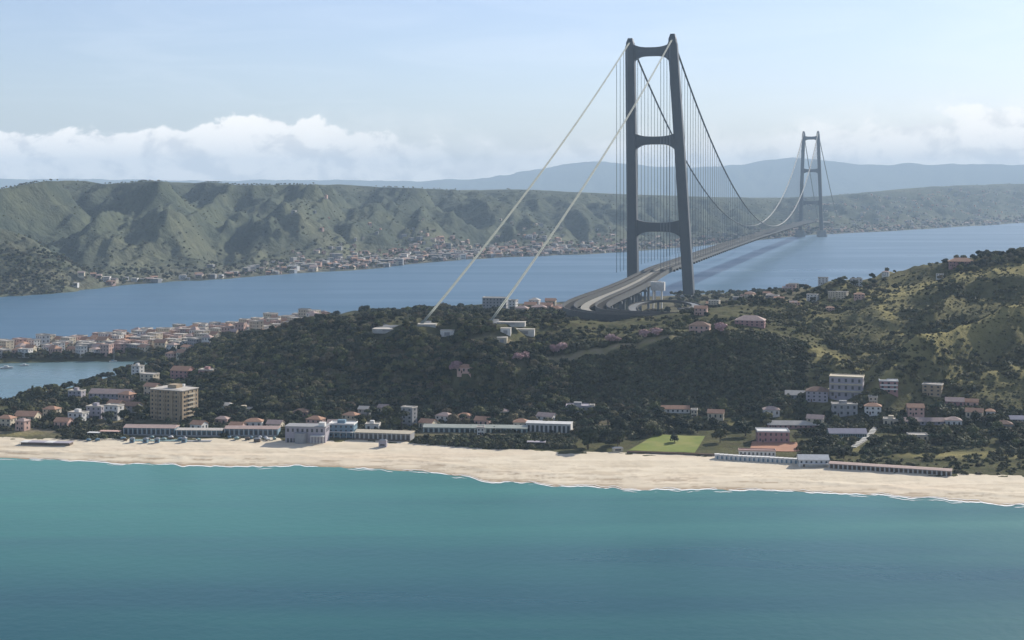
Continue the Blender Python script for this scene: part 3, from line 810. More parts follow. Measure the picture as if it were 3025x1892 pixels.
# anchorages on the hill: where the side span cables come to ground
anchU = ANCH
anch = []
for u_, v_, D_ in anchU:
    p = Vector(uvd(u_, v_, D_)); anch.append(p)
def deck_z(t):      # t along the main span 0..1
    return 60 + 6 * (1 - (2 * t - 1) ** 2)
def main_cable_z(t, za, zb): # parabola through the saddles
    zm = 84.0; lin = za + (zb - za) * t
    return lin + (zm - (za + zb) / 2) * 4 * t * (1 - t)
cabs = []
for k in range(2):
    na = A + br * NT[k]; fb = B + br * FT[k]
    za, zb = (411, 414)[k], 398
    for off in (-0.75, 0.75):
        pts = []
        a = anch[k]
        for i in range(31):
            f = i / 30
            p = a.lerp(Vector((na.x, na.y, za)), f)
            p.z -= 12 * 4 * f * (1 - f)
            q = p + br * off; pts.append(bl(q))
        MB().tube(pts, 0.5, 8).build('side_cable', M['cable_lit'], bridge, smooth=True); pts = [pts[-1]]
        for i in range(1, 81):
            f = i / 80
            p = na.lerp(fb, f); q = p + br * off
            pts.append(bl((q.x, q.y, main_cable_z(f, za, zb))))
        for i in range(1, 13):
            f = i / 12
            e = fb + bd * 1150 + br * (FB[k] * 0.4 - FT[k] * 0)
            p = fb.lerp(e, f); q = p + br * off
            pts.append(bl((q.x, q.y, zb + (42 - zb) * f - 10 * 4 * f * (1 - f))))
        MB().tube(pts, 0.75, 8).build('main_cable', M['cable'], bridge, smooth=True)

# hangers: one shared rod, scaled to length
rod = MB(); rod.tube([(0, 0, 0), (0, 0, 1)], 0.42, 6)
proto = rod.build('hanger', M['hanger'], bridge)
hme = proto.data; first = True
def hanger(x, y, z0, z1):
    global first
    if z1 - z0 < 1.5: return
    if first: o = proto; first = False
    else:
        o = bpy.data.objects.new('hanger', hme); link(o, bridge)
    o.location = bl((x, y, z0)); o.scale = (1, 1, z1 - z0)
for k in range(2):
    na = A + br * NT[k]; fb = B + br * FT[k]; za, zb = (411, 414)[k], 398
    n = int(SPAN / 30)
    for i in range(1, n):
        f = i / n
        p = na.lerp(fb, f); e = A.lerp(B, f) + br * (-20 if k == 0 else 20)
        zc = main_cable_z(f, za, zb)
        # the rods hang plumb from the cable to the deck edge below
        hanger(p.x, p.y, deck_z(f) + 1.0, zc)
    a = anch[k]
    for i in range(1, 5):
        f = 1 - i * 30 / 1050
        p = a.lerp(Vector((na.x, na.y, za)), f); p.z -= 12 * 4 * f * (1 - f)
        hanger(p.x, p.y, 60, p.z)

# deck centre line: beyond the far tower, across the strait, then a bend to the right on this side
ctrl = [B + bd * 1050, B + bd * 500, B] + [B.lerp(A, i / 16) for i in range(1, 16)] + [A, Vector((197, 2080, 0)), Vector((166, 1930, 0)), Vector((129, 1770, 0)), Vector((99, 1650, 0)), Vector((83, 1575, 0)), Vector((76, 1515, 0)), Vector((80, 1462, 0)), Vector((97, 1420, 0)), Vector((128, 1393, 0)), Vector((168, 1380, 0))]
def catmull(c, n=8):
    out = []
    for i in range(len(c) - 1):
        p0, p1, p2, p3 = c[max(i - 1, 0)], c[i], c[i + 1], c[min(i + 2, len(c) - 1)]
        for k in range(n):
            t = k / n
            out.append(0.5 * ((2 * p1) + (-p0 + p2) * t + (2 * p0 - 5 * p1 + 4 * p2 - p3) * t * t + (-p0 + 3 * p1 - 3 * p2 + p3) * t ** 3))
    out.append(c[-1]); return out
path = catmull(ctrl)
def frames(path, zfun, shift=lambda p: 0.0):
    fr = []
    for i, p in enumerate(path):
        t = (path[min(i + 1, len(path) - 1)] - path[max(i - 1, 0)]); t.z = 0; t.normalize()
        s_ = Vector((-t.y, t.x, 0))        # towards +X while heading back to the camera
        s_ = s_ if s_.x > 0 else -s_
        c = p + s_ * shift(p)
        fr.append(((c.x - A.x, c.y - A.y, zfun(p)), (s_.x, s_.y)))
    return fr
def zdeck(p):
    f = (p - A).dot(bd) / SPAN
    if 0 <= f <= 1: return deck_z(f)
    if f < 0: return 60 - 1.5 * min(1, -f * 8) + 2.0 * max(0, (1480 - p.y) / 100)
    return 60 - 27 * min(1, (f - 1) * SPAN / 1050)
is_main = [i for i, p in enumerate(path) if (p - A).dot(bd) > -150]
main_path = [path[i] for i in is_main]; ap_path = [path[i] for i in range(is_main[-1], len(path))]
spread = lambda k: (lambda p: k * (1 + 0.45 * max(0, min(1, (2080 - p.y) / 500))))
# parts of the bridge deck (main span and over the near shore)
def deck_parts(path_, root, nm):
    def mk(sh, sec, name, m_):
        mb = MB(); mb.sweep(frames(path_, zdeck, spread(sh)), sec)
        o = mb.build(name, m_, root)
        if root is not bridge: o.location = (A.x - root.location.x, A.y - root.location.y, 0)
        return o
    for sh in (-11.5, 11.5):
        g = mk(sh, [(-5, -4.2), (-3, -4.8), (3, -4.8), (5, -4.2), (5.6, -0.6), (-5.6, -0.6)], 'road_girder', M['girder'])
        mk(sh, [(-5.0, -0.55), (5.0, -0.55), (5.0, 0.0), (-5.0, 0.0)], 'carriageway', M['asphalt'])
    mk(0, [(-4, -3.6), (4, -3.6), (4.6, -0.6), (-4.6, -0.6)], 'rail_girder', M['girder'])
    mk(0, [(-4.4, -0.55), (4.4, -0.55), (4.4, 0.15), (-4.4, 0.15)], 'rail_track_bed', M['railbed'])
    for sh, a in ((-11.5, -6.2), (-11.5, 5.6), (11.5, -5.6), (11.5, 6.2)):
        mk(sh, [(a - 0.35, -3.5), (a + 0.35, -3.5), (a + 0.35, 2.6), (a - 0.35, 2.6)], 'wind_screen', M['screen'])
        mk(sh, [(a - 0.6, 2.65), (a + 0.6, 2.65), (a + 0.6, 3.1), (a - 0.6, 3.1)], 'hand_rail', M['girder'])
deck_parts(main_path, bridge, 'bridge')
# transverse girders, one every 30 m
gb = MB(); gb.box(-21, 21, -1.4, 1.4, -4.0, -0.9); gp = gb.build('cross_girder', M['girder'], bridge); gm = gp.data
n = int(SPAN / 30)
for i in range(0, n + 1):
    f = i / n; p = A.lerp(B, f)
    o = gp if i == 0 else link(bpy.data.objects.new('cross_girder', gm), bridge)
    o.location = bl((p.x, p.y, deck_z(f))); o.rotation_euler = (0, 0, math.atan2(br.y, br.x))
# anchor blocks
for k, p in enumerate(anch):
    g = at(uof(p.x, p.y), p.y)[2]
    mb = MB()
    h = p.z + 0.8
    mb.add([(-5, -3, g - 4), (5, -3, g - 4), (5, 16, g - 4), (-5, 16, g - 4), (-4, -1.5, h - 2), (4, -1.5, h - 2), (4, 14, h + 1), (-4, 14, h + 1)],
           [(3, 2, 1, 0), (4, 5, 6, 7), (0, 1, 5, 4), (1, 2, 6, 5), (2, 3, 7, 6), (3, 0, 4, 7)])
    o = mb.build('anchor_block', M['concrete_dark'], bridge); o.location = bl((p.x, p.y, 0)); o.rotation_euler = (0, 0, math.atan2(br.y, br.x))

# curved approach viaduct on this side
via = empty('approach_viaduct', (ap_path[0].x, ap_path[0].y, 0))
tag(via, 'curved road and rail viaduct swinging off the bridge to the hillside', 'viaduct')
deck_parts(ap_path, via, 'viaduct')
acc = 0
for i in range(1, len(ap_path) - 1):
    acc += (ap_path[i] - ap_path[i - 1]).length
    if acc > 62:
        acc = 0
        p = ap_path[i]; g = at(uof(p.x, p.y), p.y)[2]
        if zdeck(p) - g > 8:
            t = (ap_path[i + 1] - ap_path[i - 1]); rz = math.atan2(t.y, t.x) + math.pi / 2
            mb = MB()
            for sx in (-13, 0, 13): mb.box(sx - 1.6, sx + 1.6, -1.6, 1.6, g - 3, zdeck(p) - 8.0)
            mb.box(-22, 22, -2.2, 2.2, zdeck(p) - 7.9, zdeck(p) - 5.0)
            o = mb.build('viaduct_pier', M['concrete_dark'], via); o.location = (p.x - via.location.x, p.y - via.location.y, 0); o.rotation_euler = (0, 0, rz)
# pale portal pier under the right hand edge
px_, py_ = (1553 - UC) / FOC * 1880, 1880.0
g = at(1553, 1880)[2]
port = empty('portal_pier', (px_, py_, g)); port.rotation_euler = (0, 0, R(-20))
tag(port, 'pale concrete portal with two slim columns beside the viaduct', 'pier')
for sx in (-6.2, 5.0): MB().box(sx - 0.9, sx + 0.9, -1.2, 1.2, -3, 50 - g + 1).build('column', M['white'], port)
MB().box(-9, 9, -3.2, 3.2, 51.2 - g, 62.5 - g).build('cap_beam', M['white'], port)
# slip road loop below the deck
lp = []
for i in range(30):
    a = R(200 - i * 9.5); lp.append(Vector((178 + 36 * math.cos(a), 1700 + 95 * math.sin(a), 40 + i * 0.35)))
sr = empty('slip_road', (178, 1700, 0)); tag(sr, 'grey slip road loop curling under the viaduct', 'road')
fr = []
for i, p in enumerate(lp):
    t = lp[min(i + 1, 29)] - lp[max(i - 1, 0)]; t.z = 0; t.normalize()
    fr.append(((p.x - 178, p.y - 1700, p.z), (t.y, -t.x)))
MB().sweep(fr, [(-5, -1.5), (5, -1.5), (5, 0), (-5, 0)]).build('road_slab', M['concrete_dark'], sr)
for a in (-5.2, 5.2): MB().sweep(fr, [(a - 0.3, -1.2), (a + 0.3, -1.2), (a + 0.3, 1.1), (a - 0.3, 1.1)]).build('parapet', M['girder'], sr)
for i in (4, 12, 20, 27):
    p = lp[i]; g = at(uof(p.x, p.y), p.y)[2]
    MB().box(p.x - 179.2, p.x - 176.8, p.y - 1701.2, p.y - 1698.8, g - 3, p.z - 1.6).build('pillar', M['concrete_dark'], sr)

# ------------------------------------------------------------------ buildings
foot = []      # footprints kept clear of trees (x, y, radius)
def win_rows(mb, w, d, h, st, ncol, nside, ww=1.3, wh=1.5, faces=('f', 'r', 'l')):
    fh = h / st
    for s_ in range(st):
        z = s_ * fh + fh * 0.34
        wh = min(0.46 * fh, 3.0); ww = min(max(1.2, 0.34 * w / ncol), 2.6)
        if 'f' in faces:
            for i in range(ncol):
                x = -w / 2 + w * (i + 0.5) / ncol
                mb.box(x - ww / 2, x + ww / 2, -d / 2 - 0.07, -d / 2 + 0.02, z, z + wh)
        for sd_, fc in ((1, 'r'), (-1, 'l')):
            if fc in faces:
                for i in range(nside):
                    y = -d / 2 + d * (i + 0.5) / nside
                    a, b = sorted((sd_ * (w / 2 - 0.02), sd_ * (w / 2 + 0.07)))
                    mb.box(a, b, y - ww / 2, y + ww / 2, z, z + wh)

landmarks = []   # (x, y, short description) for saying where a tree stands
def house(name, label, cat, loc, w, d, h, wall='cream', roof='flat', rmat='flatroof', st=2, rz=-12, ncol=None, group=None, balc=False, awn=None, chim=False, porch=False, winmat='glass', door=True):
    root = empty(name, loc, R(rz)); tag(root, label, cat, group)
    ncol = ncol or max(2, int(w / 3.6)); ns = max(1, int(d / 4.2))
    wl_ = MB().box(-w / 2, w / 2, -d / 2, d / 2, -3.0, h)
    if roof == 'gable':     # gable ends up to the roof
        wl_.add([(-w / 2, -d / 2, h), (-w / 2, d / 2, h), (-w / 2, 0, h + d * 0.26), (w / 2, -d / 2, h), (w / 2, d / 2, h), (w / 2, 0, h + d * 0.26)], [(0, 1, 2), (3, 5, 4)])
    wl_.build('wall', M[wall], root)
    rb = MB()
    if roof == 'flat':
        rb.box(-w / 2 - 0.35, w / 2 + 0.35, -d / 2 - 0.35, d / 2 + 0.35, h + 0.003, h + 0.35)
        for a in ((-w / 2 - 0.2, w / 2 + 0.2, -d / 2 - 0.2, -d / 2 + 0.1), (-w / 2 - 0.2, w / 2 + 0.2, d / 2 - 0.1, d / 2 + 0.2)):
            rb.box(*a, h + 0.352, h + 0.95)
        for a in ((-w / 2 - 0.2, -w / 2 + 0.1, -d / 2 + 0.102, d / 2 - 0.102), (w / 2 - 0.1, w / 2 + 0.2, -d / 2 + 0.102, d / 2 - 0.102)):
            rb.box(*a, h + 0.352, h + 0.95)
    elif roof == 'gable':
        o_ = 0.5; sl = 0.26
        for sgn in (-1, 1):
            y0 = sgn * (d / 2 + o_); z0 = h - o_ * sl * 2; zr = h + d * sl + 0.02
            rb.add([(-w / 2 - o_, y0, z0), (w / 2 + o_, y0, z0), (w / 2 + o_, 0, zr), (-w / 2 - o_, 0, zr), (-w / 2 - o_, y0, z0 + .3), (w / 2 + o_, y0, z0 + .3), (w / 2 + o_, 0, zr + .3), (-w / 2 - o_, 0, zr + .3)],
                   [(3, 2, 1, 0), (4, 5, 6, 7), (0, 1, 5, 4), (1, 2, 6, 5), (2, 3, 7, 6), (3, 0, 4, 7)])
    elif roof == 'hip':
        rb.box(-w / 2 - 0.5, w / 2 + 0.5, -d / 2 - 0.5, d / 2 + 0.5, h + 0.003, h + 0.25)
        rb.hip(-w / 2 - 0.5, w / 2 + 0.5, -d / 2 - 0.5, d / 2 + 0.5, h + 0.252, h + 0.25 + min(w, d) * 0.26)
    ro = rb.build('roof', M[rmat], root)
    if chim:
        MB().box(w * 0.18, w * 0.18 + 0.9, -0.5, 0.5, h, h + d * 0.26 + 1.4).build('chimney', M[wall], ro)
    elif roof == 'flat' and w > 9 and chim is not None and random.random() < 0.6:
        MB().box(-w * 0.2, w * 0.1, -d * 0.15, d * 0.25, h + 0.354, h + 2.6).build('stair_head', M[wall], ro)
    wb = MB(); win_rows(wb, w, d, h, st, ncol, ns)
    tag(wb.build('windows', M[winmat], root), kind='stuff')
    if door:
        x = -w / 2 + w * 0.5 / ncol + w / ncol * 0.5
        MB().box(x - 0.55, x + 0.55, -d / 2 - 0.09, -d / 2 + 0.02, 0, 2.2).build('door', M['shutter'], root)
    if balc:
        fh = h / st
        for s_ in range(1, st):
            bb = MB(); bb.box(-w / 2 + 0.4, w / 2 - 0.4, -d / 2 - 1.5, -d / 2 - 0.001, s_ * fh - 0.15, s_ * fh + 0.05)
            bb.box(-w / 2 + 0.4, w / 2 - 0.4, -d / 2 - 1.5, -d / 2 - 1.38, s_ * fh + 0.052, s_ * fh + 1.0)
            bb.build('balcony', M['white' if balc is True else balc], root)
    if porch:
        pb = MB(); pb.box(-w / 2, w / 2, -d / 2 - 3.0, -d / 2 - 0.002, h * 0.45, h * 0.45 + 0.3)
        n_ = max(3, int(w / 4))
        for i in range(n_ + 1):
            x = -w / 2 + 0.2 + (w - 0.4) * i / n_
            pb.box(x - 0.15, x + 0.15, -d / 2 - 2.9, -d / 2 - 2.6, 0, h * 0.45 - 0.001)
        pb.build('porch', M['white' if porch is True else porch], root)
    foot.append((loc[0], loc[1], 0.5 * math.hypot(w, d) * 0.85))
    if group is None: landmarks.append((loc[0], loc[1], label))
    return root

def hb(name, label, cat, u0, u1, vb, vt, depth=None, D=None, **kw):
    """a house that stands on the ground at bearing (u0+u1)/2; width and height follow from its distance"""
    uc = (u0 + u1) / 2
    loc = at(uc, D) if D else hit(uc, vb)
    s_ = loc[1] / FOC
    w_ = (u1 - u0) * s_ * 0.92; h = max(2.6, (vb - vt) * s_)
    d_ = depth or min(max(7.0, w_ * 0.7), 14)
    roof = kw.get('roof', 'flat')
    if roof == 'gable': h = max(2.6, h - d_ * 0.26)
    if roof == 'hip': h = max(2.6, h - min(w_, d_) * 0.26)
    loc = (loc[0], loc[1] + d_ * 0.5, loc[2])
    kw.setdefault('st', max(1, round(h / 3.2)))
    return house(name, label, cat, loc, w_, d_, h, **kw)

# --- the big ochre apartment block
def apartment_block():
    x, y, z = hit(405, 993)
    root = empty('apartment_block', (x, y + 9, z), R(-24))
    tag(root, 'large ochre seven storey apartment block with rows of balconies behind the beach', 'apartment block')
    w_, d_, h, st = 30.0, 20.0, 23.0, 7
    MB().box(-w_ / 2, w_ / 2, -d_ / 2, d_ / 2, -2, h).build('wall', M['ochre'], root)
    rf = MB(); rf.box(-w_ / 2 - 0.5, w_ / 2 + 0.5, -d_ / 2 - 0.5, d_ / 2 + 0.5, h + 0.003, h + 0.6); rf.box(-w_ / 2 + 3, w_ / 2 - 6, -d_ / 2 + 3, d_ / 2 - 3, h + 0.61, h + 0.8)
    ro = rf.build('roof', M['flatroof'], root)
    MB().box(-4, 4, -3, 5, h + 0.81, h + 3.4).build('stair_head', M['ochre'], ro)
    fh = h / st
    for bay in range(4):
        x0 = -w_ / 2 + 0.8 + bay * (w_ - 1.6) / 4
        MB().box(x0 + 6.3, x0 + 6.85, -d_ / 2 - 1.8, -d_ / 2 - 0.003, 0, h).build('fin_wall', M['ochre'], root)
        for s_ in range(1, st):
            bb = MB(); bb.box(x0 + 0.2, x0 + 6.28, -d_ / 2 - 1.7, -d_ / 2 - 0.003, s_ * fh - 0.2, s_ * fh)
            bb.box(x0 + 0.2, x0 + 6.28, -d_ / 2 - 1.7, -d_ / 2 - 1.55, s_ * fh + 0.002, s_ * fh + 1.0)
            bb.build('balcony', M['ochre'], root)
    wb = MB(); win_rows(wb, w_, d_, h, st, 8, 4, 1.9, 1.9)
    tag(wb.build('windows', M['glass'], root), kind='stuff')
    for s_ in range(1, st):
        bb = MB(); bb.box(w_ / 2 + 0.003, w_ / 2 + 1.3, -4, 4, s_ * fh - 0.2, s_ * fh); bb.box(w_ / 2 + 1.18, w_ / 2 + 1.3, -4, 4, s_ * fh + 0.002, s_ * fh + 1.0)
        bb.build('balcony', M['cream'], root)
    foot.append((x, y + 9, 17))
apartment_block()

# --- left part: houses between beach and lagoon
hb('white_house', 'white flat roofed house with stacked balconies, left of the ochre block', 'house', 246, 286, 993, 960, wall='white', balc=True, rz=-20, chim=None)
hb('white_house', 'pale grey blue low wing joined by the white balconied house', 'house', 203, 245, 990, 962, wall='lilac', rz=-14)
hb('long_house', 'long house with faded pink roof near the lagoon bank', 'house', 205, 312, 950, 922, wall='lilac', roof='gable', rmat='tile_pink', depth=12, rz=-10)
hb('house', 'small house with terracotta roof at far left behind the beach', 'house', 32, 87, 997, 974, wall='cream', roof='gable', rmat='tile', rz=-8)
hb('house', 'cream house with bright orange hip roof left of the white house', 'house', 100, 138, 985, 961, wall='cream', roof='hip', rmat='tile', rz=-20)
hb('house', 'pale pink cottage by the grassy end of the beach', 'house', 36, 64, 1018, 990, wall='pink', roof='hip', rmat='tile_pink', rz=-20)
hb('house', 'tall white house on the rise by the lagoon', 'house', 310, 336, 905, 874, wall='white', rz=-25, D=1330)
hb('house', 'cream two storey house just below the tall white house by the lagoon', 'house', 330, 370, 926, 901, wall='cream', rz=-20, D=1285)
hb('house', 'brick red house with orange roof beside the lagoon tip', 'house', 402, 452, 906, 872, wall='rose', roof='gable', rmat='tile', rz=-18, D=1290)
hb('house', 'brown house with flat beige roof under the wooded spur', 'house', 468, 508, 903, 881, wall='rose', rz=-14, D=1245)
hb('house', 'small white house behind palm gardens, right of the ochre block', 'house', 516, 552, 972, 953, wall='white', roof='hip', rmat='flatroof', rz=-15)
hb('house', 'long cream bungalow at the foot of the dark wooded spur', 'house', 553, 596, 980, 968, wall='cream', rz=-8)
hb('house', 'pink house rising above the long lido roof', 'house', 505, 540, 1003, 985, wall='pink', roof='hip', rmat='tile_pink', rz=-12)
hb('house', 'lilac block between the pink roofed long house and lagoon trees', 'house', 160, 196, 948, 925, wall='lilac', rz=-12)
hb('house', 'dark grey house with white gable behind the white balconied house', 'house', 286, 330, 975, 952, wall='grey', roof='gable', rmat='tile_dark', rz=-20)

# --- lido row with faded pink roof and blue cabins
def long_row(name, label, u0, u1, v0, v1, depth, h, wall, rmat, bays, roofh=1.0, rail=None, door='shutter', Dextra=0):
    a = hit(u0, v0); b = hit(u1, v1)
    ln = math.hypot(b[0] - a[0], b[1] - a[1]); rz = math.atan2(b[1] - a[1], b[0] - a[0])
    c = ((a[0] + b[0]) / 2, (a[1] + b[1]) / 2 + depth / 2 + Dextra, min(a[2], b[2]))
    root = empty(name, c, rz); tag(root, label, 'building')
    MB().box(-ln / 2, ln / 2, -depth / 2, depth / 2, -2, h).build('wall', M[wall], root)
    rb = MB(); rb.box(-ln / 2 - 0.4, ln / 2 + 0.4, -depth / 2 - 1.2, depth / 2 + 0.5, h + 0.003, h + 0.25)
    rb.gable(-ln / 2 - 0.4, ln / 2 + 0.4, -depth / 2 - 1.2, depth / 2 + 0.5, h + 0.252, h + 0.25 + roofh)
    rb.build('roof', M[rmat], root)
    for i in range(bays):
        x0 = -ln / 2 + ln * i / bays; wd = ln / bays
        MB().box(x0 + wd * 0.22, x0 + wd * 0.78, -depth / 2 - 0.08, -depth / 2 + 0.02, 0, h * 0.78).build('door', M[door], root)
        MB().box(x0 - 0.18, x0 + 0.18, -depth / 2 - 1.1, -depth / 2 - 0.75, -1, h).build('post', M['white'], root)
    if rail: MB().box(-ln / 2, ln / 2, -depth / 2 - 1.9, -depth / 2 - 1.7, -1, 1.0).build('parapet', M[rail], root)
    landmarks.append((c[0], c[1], label))
    n_ = max(2, int(ln / 12))
    for i in range(n_):
        f = (i + 0.5) / n_; foot.append((a[0] + (b[0] - a[0]) * f, a[1] + (b[1] - a[1]) * f + depth / 2, 8))
    return root
long_row('bathing_lido', 'lido row with faded pink roof right below the ochre apartment block', 292, 412, 1029, 1030, 11, 5.2, 'blue', 'tile_pink', 11, 1.6, 'grey', 'glass', Dextra=2)
long_row('bathing_lido', 'lower grey roofed lido row between two pink roofed ones', 418, 524, 1030, 1031, 9, 4.2, 'blue', 'flatroof', 9, 0.8, 'grey', 'glass')
long_row('bathing_lido', 'pink roofed lido row reaching the arcaded villa', 530, 655, 1030, 1031, 11, 5.0, 'blue', 'tile_pink', 11, 1.4, 'grey', 'glass', Dextra=2)
long_row('bathing_lido', 'low cream roofed lido row right of the glassy blue hall', 842, 972, 1038, 1042, 12, 5.0, 'grey', 'cream', 12, 1.2, 'drift', 'glass')
long_row('bathing_lido', 'long single storey lido with teal roof behind the hedge', 998, 1246, 1030, 1032, 11, 3.8, 'teal', 'sheet', 20, 1.6, None, 'glass', Dextra=14)
long_row('bathing_lido', 'white lido wing with window band at the right end of the teal roof', 1246, 1352, 1028, 1032, 11, 6.6, 'white', 'white', 10, 0.8, None, 'glass', Dextra=14)
hb('kiosk', 'white cube pump house in the middle of the teal lido roof line', 'building', 1125, 1144, 1029, 1012, wall='white', rz=0, chim=None)
hb('house', 'blue glass fronted hall right of the arcaded beach villa', 'house', 774, 840, 1034, 1004, wall='blue', rmat='white', rz=-6, porch=True)

# arcaded beach villa
def beach_villa():
    x, y, z = hit(722, 1047)
    root = empty('beach_villa', (x, y + 8, z), R(-6)); tag(root, 'grey white two storey beach villa with columned veranda and rounded bay', 'villa')
    w_, d_ = 29.0, 13.0
    MB().box(-w_ / 2, w_ / 2, -d_ / 2, d_ / 2, -2, 11).build('wall', M['lilac'], root)
    MB().box(-w_ / 2 - .5, w_ / 2 + .5, -d_ / 2 - .5, d_ / 2 + .5, 11.003, 11.6).build('roof', M['grey'], root)
    t = MB(); n = 12
    vs_ = [(-3 + 4.6 * math.cos(math.pi + math.pi * j / n), -d_ / 2 - 0.01 + 4.6 * math.sin(math.pi + math.pi * j / n), zz) for zz in (-1, 7.2) for j in range(n + 1)]
    fs = [(j, j + 1, n + 2 + j, n + 1 + j) for j in range(n)] + [tuple(range(n + 1, 2 * n + 2)), tuple(range(n, -1, -1))]
    t.add(vs_, fs).build('rounded_bay', M['grey'], root)
    MB().box(4.5, w_ / 2 - 0.5, -d_ / 2 - 4, -d_ / 2 - 0.004, 5.0, 5.5).build('veranda_roof', M['white'], root)
    for i in range(5):
        xx = 4.9 + i * 2.2; MB().box(xx - .22, xx + .22, -d_ / 2 - 3.8, -d_ / 2 - 3.4, -1, 4.998).build('column', M['white'], root)
    for i in range(8):
        xx = -w_ / 2 + 2 + i * 3.5
        MB().box(xx - 0.75, xx + 0.75, -d_ / 2 - 0.08, -d_ / 2 + 0.02, 7.6, 9.9).build('window', M['glass'], root)
    for i in range(3):
        xx = -w_ / 2 + 2 + i * 2.4; MB().box(xx - 0.8, xx + 0.8, -d_ / 2 - 0.08, -d_ / 2 + 0.02, 0, 3).build('window', M['glass'], root)
    for yy in (-3.5, 0.5, 4.0): MB().box(w_ / 2 - 0.02, w_ / 2 + 0.08, yy - .8, yy + .8, 7.4, 9.8).build('window', M['glass'], root)
    MB().box(9.4, 13.8, -d_ / 2 + 1, -d_ / 2 + 6, 11.61, 14.2).build('roof_terrace_room', M['white'], root)
    foot.append((x, y + 8, 17))
beach_villa()

# narrow pale ruin tower behind the hedge
hb('tower_house', 'narrow grey pink tower house beside a dark tree behind the lido', 'house', 948, 982, 1016, 970, wall='grey', rz=-28, depth=7, D=1085, chim=None)
# low platforms and kiosks on the sand
def beached_shed():
    x, y, z = hit(108, 1053)
    root = empty('beach_shed', (x, y + 3, z), R(-7)); tag(root, 'long low shed with pale sheet roof on the sand at far left', 'shed')
    MB().box(-18, 18, -3, 3, -1, 2.0).build('wall', M['drift'], root)
    for i in range(6): MB().box(-18.5 + i * 6.15, -12.5 + i * 6.15, -4.2, 3.6, 2.02 + 0.05 * (i % 2), 2.4 + 0.05 * (i % 2)).build('roof_panel', M['lilac' if i % 3 else 'white'], root)
beached_shed()
def kiosk(u, v, label, m1='blue', h=3.0, w_=3.2):
    x, y, z = hit(u, v); root = empty('beach_kiosk', (x, y, z), R(random.uniform(-15, 15))); tag(root, label, 'kiosk')
    MB().box(-w_ / 2, w_ / 2, -1.3, 1.3, -0.6, h).build('cabin', M[m1], root)
    MB().hip(-w_ / 2 - .4, w_ / 2 + .4, -1.7, 1.7, h + 0.003, h + 1.0).build('roof', M['grey'], root)
    MB().box(-w_ * .3, w_ * .3, -1.38, -1.28, 1.0, 2.2).build('hatch', M['glass'], root)
for u_, lb in ((312, 'small dark kiosk on sand, leftmost of the four in front of the pink roofed lido'), (344, 'small dark kiosk on sand, second from left before the pink roofed lido'),
               (371, 'small dark kiosk on sand, third from left before the pink roofed lido'), (435, 'small dark kiosk on sand, rightmost of the four before the pink roofed lido')):
    kiosk(u_, 1046, lb, 'blue')
kiosk(904, 1056, 'pale lifeguard cabin standing alone on the sand below the cream roofed lido', 'lilac', 4.6, 5.5)
kiosk(607, 1044, 'low timber kiosk at the sand edge left of the arcaded villa', 'drift', 2.2, 4.5)
kiosk(1458, 1068, 'cream kiosk by the left corner of the bright lawn', 'cream', 2.6, 7.0)
def canopy(u, v, w_, d_, h, label, m1):
    x, y, z = hit(u, v); root = empty('sun_canopy', (x, y, z), R(-6)); tag(root, label, 'canopy')
    MB().box(-w_ / 2, w_ / 2, -d_ / 2, d_ / 2, h, h + 0.25).build('awning', M[m1], root)
    for sx in (-1, 1):
        for sy in (-1, 1): MB().box(sx * (w_ / 2 - .3) - .12, sx * (w_ / 2 - .3) + .12, sy * (d_ / 2 - .3) - .12, sy * (d_ / 2 - .3) + .12, -1, h - 0.002).build('post', M['white'], root)
canopy(260, 1030, 15, 6, 3.4, 'pale pink awning on posts left of the lido row', 'pink')
canopy(222, 1032, 9, 5, 3.0, 'white awning beside the pink awning at the beach', 'white')
canopy(1266, 1056, 13, 6, 3.6, 'pale blue pergola in the shaded garden below the white lido wing', 'lilac')
# turquoise deck strips with sun loungers stacked at the sand edge
def deck_strip(u0, u1, v, label, m1):
    x, y, z = hit((u0 + u1) / 2, v); w_ = (u1 - u0) * y / FOC
    root = empty('beach_deck', (x, y, z), R(-1)); tag(root, label, 'deck')
    n_ = max(3, int(w_ / 3))
    for i in range(n_): MB().box(-w_ / 2 + i * w_ / n_, -w_ / 2 + (i + 0.94) * w_ / n_, -2.6, 2.6, -0.8, 0.35 + 0.05 * (i % 2)).build('deck_panel', M[m1], root)
deck_strip(318, 430, 1041, 'pale turquoise decking in front of the left lido kiosks', 'teal')
deck_strip(432, 500, 1043, 'grey green decking between lido and sand', 'grey')
deck_strip(236, 300, 1038, 'cream decking at the left end of the lido', 'cream')

# small canvas tents and sunshades before the lido
TENTS = []
for i in range(26):
    u_ = rng.uniform(196, 660); v_ = rng.uniform(1036, 1043)
    x, y, z = hit(u_, v_)
    if any(math.hypot(x - t_[1], y - t_[2]) < 3.2 for t_ in TENTS): continue
    cl = ('blue', 'white', 'teal', 'drift')[i % 4]; w_ = rng.uniform(2.2, 4.0); h_ = rng.uniform(1.9, 2.8)
    tr_ = empty('beach_tent', (x, y, z), R(rng.uniform(-30, 30)))
    MB().hip(-w_ / 2, w_ / 2, -w_ / 2.4, w_ / 2.4, h_ * 0.62, h_).build('canvas', M[cl], tr_)
    for sx in (-1, 1):
        for sy in (-1, 1): MB().box(sx * w_ * .46 - .06, sx * w_ * .46 + .06, sy * w_ * .38 - .06, sy * w_ * .38 + .06, -0.5, h_ * 0.62 - 0.003).build('pole', M['drift'], tr_)
    MB().box(-w_ * .46, w_ * .46, w_ * .36, w_ * .38, -0.4, h_ * 0.6).build('back_sheet', M[cl], tr_)
    TENTS.append((tr_, x, y, {'blue': 'blue', 'white': 'white', 'teal': 'turquoise', 'drift': 'brown'}[cl]))

